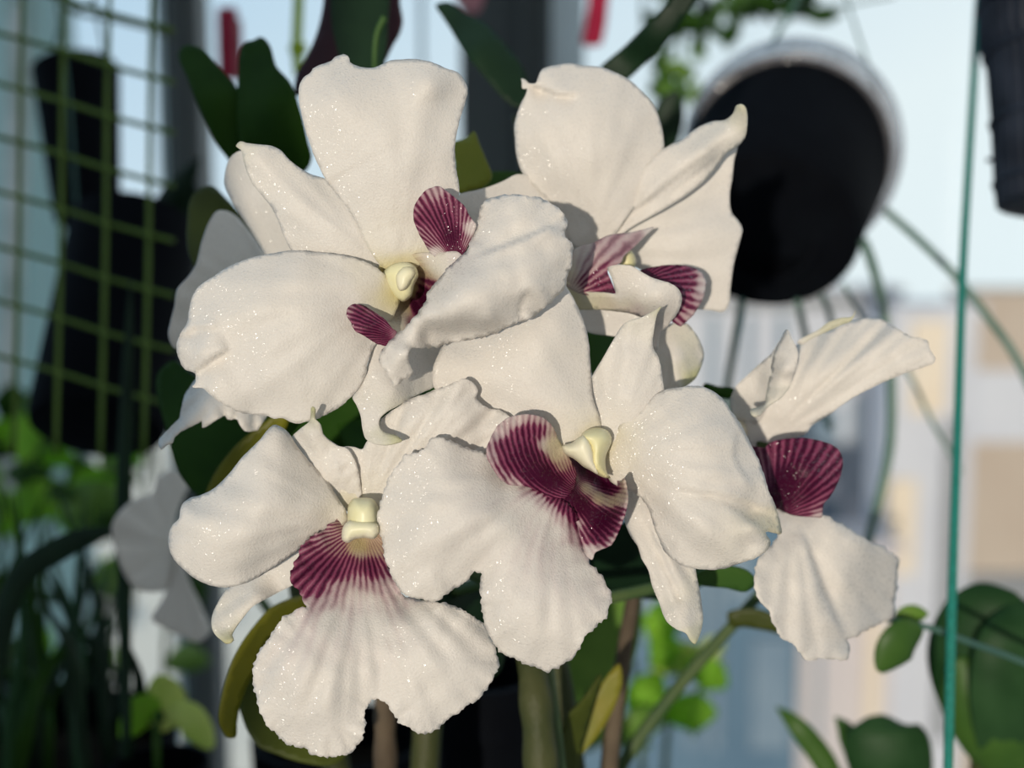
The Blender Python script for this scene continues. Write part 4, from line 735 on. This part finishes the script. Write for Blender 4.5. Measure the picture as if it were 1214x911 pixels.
tube('stem', SP, [W(1160, 930, .41), W(1090, 965, .41), W(1020, 965, .42)], .002, 'cane')
# little twig with an oval leaf and bud
TW = empty('vine_sprig', W(1214, 790, .36), 'thin bluish twig crossing the teal cord, carrying one oval green leaf and pale bud', 'plant')
tube('stem', TW, [W(1400, 880, .37), W(1300, 825, .36), W(1214, 786, .355), W(1150, 762, .352), W(1100, 744, .352), W(1050, 734, .354)], .00085, 'twig')
blade('leaf', TW, [W(1094, 745, .352), W(1070, 765, .349), W(1042, 797, .350)], .0064, 'leaf_mid', shape=oval, roll=.2)
blade('leaf', TW, [W(1060, 745, .356), W(1078, 732, .355), W(1100, 728, .356)], .0032, 'leaf_bright', shape=oval)
# hanging foliage top right
HV = empty('hanging_vine', W(870, -60, .85), 'small-leaved green vine hanging against the sky above the big round pot', 'plant')
for k in range(7):
    x0 = 780+k*32; tube('stem', HV, [W(870, -60, .85), W(x0+rs.uniform(-10, 10), -20, .86+rs.uniform(-.04, .04)), W(x0+rs.uniform(-25, 25), 40 if k < 3 else 15, .86+rs.uniform(-.04, .04))], .0012, 'leaf_dark', seg=6)
for k in range(95):
    cx = rs.uniform(775, 985); top = 22 if cx > 880 else 40; cy = rs.uniform(-25, top) if k < 75 else rs.uniform(20, 120)
    if k >= 75: cx = rs.uniform(782, 835)
    d = rs.uniform(.80, .95); an = rs.uniform(0, 2*math.pi); L = rs.uniform(12, 22)
    mt = rs.choice(['leaf_deep', 'leaf_dark', 'leaf_dark', 'leaf_mid']) if k < 75 else rs.choice(['leaf_bright', 'leaf_mid', 'leaf_bright'])
    blade('leaf', HV, [W(cx-math.cos(an)*L, cy-math.sin(an)*L, d), W(cx, cy, d-.004), W(cx+math.cos(an)*L, cy+math.sin(an)*L, d)], L*.5*d/F, mt, shape=oval, roll=rs.uniform(-.6, .6), n=3)
tube('stem', HV, [W(820, -10, .86), W(808, 60, .86), W(812, 125, .86)], .0012, 'leaf_mid', seg=6)
tube('stem', HV, [W(900, 14, .86), W(960, 12, .86), W(1060, -6, .86)], .0010, 'leaf_dark', seg=6)
DL = tag(blade('hanging_leaf', None, [W(785, 200, .48), W(790, 160, .478), W(795, 128, .476), W(803, 108, .475)], .0060, 'leaf_deep', shape=oval), 'short black-green strap leaf wedged between upper right bloom and round pot', 'leaf')
# trailing aerial roots below the round pot
RT = empty('hanging_roots', W(905, 352, .486), 'curving grey-green aerial roots trailing down below the big round pot', 'roots')
for pts, r in (([(880,356,.484),(872,400,.49),(864,450,.50),(858,500,.50)], .0016), ([(945,356,.484),(955,400,.49),(962,450,.50),(985,510,.50)], .0014), ([(975,350,.484),(985,380,.49),(990,430,.50)], .0012),
               ([(1024,286,.488),(1036,320,.495),(1048,370,.51),(1056,440,.505),(1056,520,.50),(1045,580,.50),(1030,640,.50),(1020,700,.50)], .0019), ([(1000,338,.49),(1030,390,.50),(1075,440,.52),(1105,500,.52),(1140,560,.52)], .0009),
               ([(1050,250,.50),(1090,285,.49),(1135,330,.48),(1170,375,.475),(1205,425,.47),(1240,500,.47)], .0016)):
    tube('root', RT, [W(*q) for q in pts], r, 'root')
# ================================================================== cords, trellis, clips
tag(tube('cord', None, [W(1168, -160, .49), W(1160, 0, .46), W(1148, 200, .42), W(1141, 330, .395), W(1135, 520, .365), W(1129, 700, .345), W(1124, 911, .33), W(1122, 1010, .322)], .0013, 'cord', seg=12), 'taut teal twisted cord running top to bottom near the right edge', 'cord')
WT = empty('wire_trellis', W(90, 520, .46), 'green coated wire grid standing in front of the upper left black pot', 'trellis')
for x in (-25, 24, 74, 127, 178):
    tube('wire', WT, [W(x+4, -60, .47), W(x, 120, .465), W(x-2, 300, .46), W(x-8, 540, .45)], .0010, 'wire', seg=6)
for y in (-10, 52, 112, 175, 240, 305, 370, 435):
    tube('wire', WT, [W(-50, y-25, .47), W(60, y+4, .466), W(130, y+26, .464), W(206, y+46, .462)], .0010, 'wire', seg=6)
VT = empty('bare_twig', W(85, 10, .62), 'thin bare twig reaching across the sky at the upper left', 'twig')
tube('stem', VT, [W(60, -20, .62), W(85, 12, .62), W(130, 22, .62), W(180, 34, .62), W(203, 44, .62)], .0012, 'leaf_olive')
tube('offshoot', VT, [W(85, 12, .62), W(105, 5, .62), W(120, -20, .62)], .0009, 'leaf_olive')
RC = empty('hanging_clip', W(270, 12, .66), 'red plastic plant clip hanging behind the pair of dark leaves', 'clip')
box('plate', RC, W(262, 95, .665), W(276, 18, .655), 'red', .0006)
lathe('cap', RC, W(258, 16, .66), W(282, 16, .66), [(0, .0012), (.1, .0032), (.9, .0032), (1, .0012)], 'red', seg=20)
box('tongue', RC, W(274, 96, .668), W(285, 22, .660), 'pink', .0006)
RR = empty('hanging_tag', W(706, -20, .66), 'dark red dangling tag against the white window frame', 'tag')
put('strap', RR, [sheet([(697,-40),(725,-40),(721,0),(716,40),(712,53),(702,55),(691,52),(693,35),(698,0)], [(700,0,408),(712,50,412),(720,0,414)], grid=6)], 'red', .0012)
tube('tie', RR, [W(710, -40, .66), W(712, -110, .665)], .0006, 'red')
PK = tag(put('hanging_tag', None, [sheet([(540,-20),(572,-20),(571,8),(565,16),(552,14),(543,6)], [(545,0,402),(570,10,406),(560,-10,404)], grid=6)], 'pink', .0012), 'small pink tag beside the grey window post at the top edge', 'tag')
LM = empty('hanging_shoot', W(352, -10, .52), 'bright lime green jointed stem behind the maroon leaf', 'plant')
tube('stem', LM, [W(355, -70, .525), W(354, 0, .52), W(352, 60, .518), W(355, 92, .52)], .0022, 'lime')
lathe('node', LM, W(353, 50, .519), W(354, 66, .519), [(0, .0022), (.3, .0036), (.7, .0036), (1, .0022)], 'lime', seg=16)
# ================================================================== the window and what lies outside
Y1, Y2 = 1.02, 1.07
def X(px, y=Y1):                                     # world x on the window plane y metres in front of the camera, near eye level
    return W(px, 240, y).x
ZT, ZB = 2.5, 1.0
def post(name, px0, px1, mat, y0=Y1, y1=Y2, z0=SILL):
    return structure(box(name, None, (X(px0), y0, z0), (X(px1), y1, ZT), mat, .002))
WN = structure(bpy.data.objects.new('window_1', None)); COL.objects.link(WN); WN.location = (X(205), Y1, 0)
def wpart(name, px0, px1, mat, y0, y1, z0=0, z1=ZT):
    return box(name, WN, (X(px0), y0, z0), (X(px1), y1, z1), mat, .0015)
wpart('frame', 203, 226, 'frame_dark', Y1, Y2); wpart('frame', 226, 241, 'frame_grey', Y1+.01, Y2)
wpart('frame', 68, 76, 'frosted', Y1+.02, Y2); wpart('frame', 186, 191, 'frosted', Y1+.02, Y2)
wpart('frame', 547, 612, 'frame_dark', Y1, Y2); wpart('frame', 612, 626, 'frame_dark', Y1-.008, Y2); wpart('frame', 626, 652, 'frame_dark', Y1, Y2)
wpart('frame', 652, 692, 'frosted', Y1+.01, Y2)
wpart('frame', 497, 501, 'frosted', Y1+.02, Y2)
wpart('pane', 64, 203, 'glass', Y1+.035, Y1+.039); wpart('pane', 241, 547, 'glass', Y1+.035, Y1+.039); wpart('pane', 690, 1420, 'glass', Y1+.035, Y1+.039)
structure(box('wall_left', None, (X(-420), Y1-.02, 0), (X(64), Y2+.03, ZT), 'wall_left', .002))
tag(tube('drain_pipe', None, [W(2, 640, .98), W(8, 480, .98), W(18, 240, .98), W(26, -80, .98)], .0085, 'pipe', seg=16), 'whitish vertical pipe on the wall at the far left', 'pipe')
structure(box('trim_1', None, (-1.2, .12, .965), (1.2, .66, SILL), 'sill', .003))
structure(box('floor', None, (-3, -3, -.1), (3, 1.1, 0), 'sill'))
structure(box('ground', None, (-300, 2, -31), (300, 400, -30), 'ground'))
# buildings, built at their distance with windows set into the facades
def building(label, d, px0, px1, py_top, mat, depth=2.5, wins=(), wmat='b_glass', strips=()):
    pt = W((px0+px1)/2, py_top, d); x0, x1 = W(px0, py_top, d).x, W(px1, py_top, d).x
    t = empty('building', ((x0+x1)/2, pt.y, -30), label, 'building')
    box('facade', t, (x0, pt.y, -30), (x1, pt.y+depth, pt.z), mat)
    box('parapet', t, (x0-.2, pt.y-.25, pt.z), (x1+.2, pt.y+depth, pt.z+.35), mat)
    for (a, b, c, e) in wins:
        p, q = W(a, e, d), W(b, c, d); box('window', t, (p.x, pt.y-.12, p.z), (q.x, pt.y+.2, q.z), wmat)
    for (a, b, c, e, mt) in strips:
        p, q = W(a, e, d), W(b, c, d); box('wall_panel', t, (p.x, pt.y-.3, p.z), (q.x, pt.y+.1, q.z), mt)
    return t
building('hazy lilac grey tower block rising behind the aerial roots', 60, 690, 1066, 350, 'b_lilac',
    wins=((840,852,372,470),(884,894,372,470),(922,934,372,470),(905,944,500,560),(950,1000,485,570),(1014,1024,470,600),(975,1005,600,640)), strips=((1046,1090,575,700,'b_cream'),(690,1066,352,366,'b_grey')))  # the cream panel paints in a sunlit patch
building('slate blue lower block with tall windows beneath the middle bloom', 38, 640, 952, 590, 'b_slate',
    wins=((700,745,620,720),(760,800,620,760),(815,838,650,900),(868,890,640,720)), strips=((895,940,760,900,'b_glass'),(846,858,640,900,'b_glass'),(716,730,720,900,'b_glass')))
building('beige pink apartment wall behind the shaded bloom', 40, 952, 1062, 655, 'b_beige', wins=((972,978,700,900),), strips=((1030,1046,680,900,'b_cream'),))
building('pale narrow block beside the teal cord, with a cream sunlit corner', 43, 1058, 1160, 374, 'b_lilac', strips=((1080,1122,380,492,'b_cream'),(1058,1092,572,690,'b_cream'),(1126,1140,500,900,'b_grey')))  # sunlit patches put in as cream coloured panels
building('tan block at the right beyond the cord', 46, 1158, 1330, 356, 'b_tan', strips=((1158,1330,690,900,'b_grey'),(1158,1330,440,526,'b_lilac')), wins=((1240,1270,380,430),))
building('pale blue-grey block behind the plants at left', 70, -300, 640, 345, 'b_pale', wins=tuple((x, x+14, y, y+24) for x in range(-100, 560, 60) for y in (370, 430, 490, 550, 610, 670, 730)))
# ================================================================== light
w = bpy.data.worlds.new('sky'); S.world = w; w.use_nodes = True
nt = w.node_tree; nt.nodes.clear(); L = nt.links.new
out = N(nt, 'ShaderNodeOutputWorld'); bg = N(nt, 'ShaderNodeBackground'); tc = N(nt, 'ShaderNodeTexCoord')
sx = N(nt, 'ShaderNodeSeparateXYZ'); L(tc.outputs['Generated'], sx.inputs[0])
# blue higher up and to the left, milky towards the horizon and the right
f = math_(nt, 'ADD', math_(nt, 'MULTIPLY', sx.outputs['Z'], 1.6), math_(nt, 'MULTIPLY', sx.outputs['X'], -0.95))
f = math_(nt, 'ADD', f, 0.12, clamp=True)
c = mixc(nt, f, (0.90, 0.99, 1.02), (0.36, 0.60, 0.84))
back = math_(nt, 'ADD', math_(nt, 'MULTIPLY', sx.outputs['Y'], 0.9), 0.45, clamp=True)      # dimmer sky behind the viewer
c = mixc(nt, back, (0.31, 0.30, 0.30), c)
L(c, bg.inputs['Color']); bg.inputs['Strength'].default_value = 1.0; L(bg.outputs[0], out.inputs['Surface'])
sd = bpy.data.lights.new('sun', 'SUN'); so = bpy.data.objects.new('sun', sd); COL.objects.link(so)
sd.energy = 2.8; sd.angle = math.radians(1.0); sd.color = (1.0, 0.90, 0.76)
dirv = (CM.to_3x3() @ Vector((0.25, 0.10, -1.0))).normalized()      # travel direction of the light
if dirv.z > -0.02: dirv.z = -0.02
so.rotation_euler = dirv.to_track_quat('-Z', 'Y').to_euler(); so.location = (-1, -2, 2)
_k = (0.25+0.40)/1.0                               # from the wall plane to the blooms along the light
_xj = (160-FW/2)/F*0.25 - 0.249*_k
structure(box('added_shade_wall', None, (-3, -.42, 0), (_xj, -.40, 2.6), 'frame_white'))  # added unseen wall, keeps the sun off the left side
structure(box('added_shade_wall', None, (_xj+1.1, -.42, 0), (3, -.40, 2.6), 'frame_white'))  # other side of the added doorway, also unseen
structure(box('added_lintel', None, (_xj, -.42, 2.1), (_xj+1.1, -.40, 2.6), 'frame_white'))  # lintel added to complete the unseen shading wall
# ------------------------------------------------------------------ colour management
S.view_settings.view_transform = 'Standard'; S.view_settings.look = 'None'
S.view_settings.exposure = 0.0; S.view_settings.gamma = 1.0; S.view_settings.use_curve_mapping = False
try:
    S.cycles.use_denoising = True; S.cycles.max_bounces = 8; S.cycles.transparent_max_bounces = 12
except Exception: pass
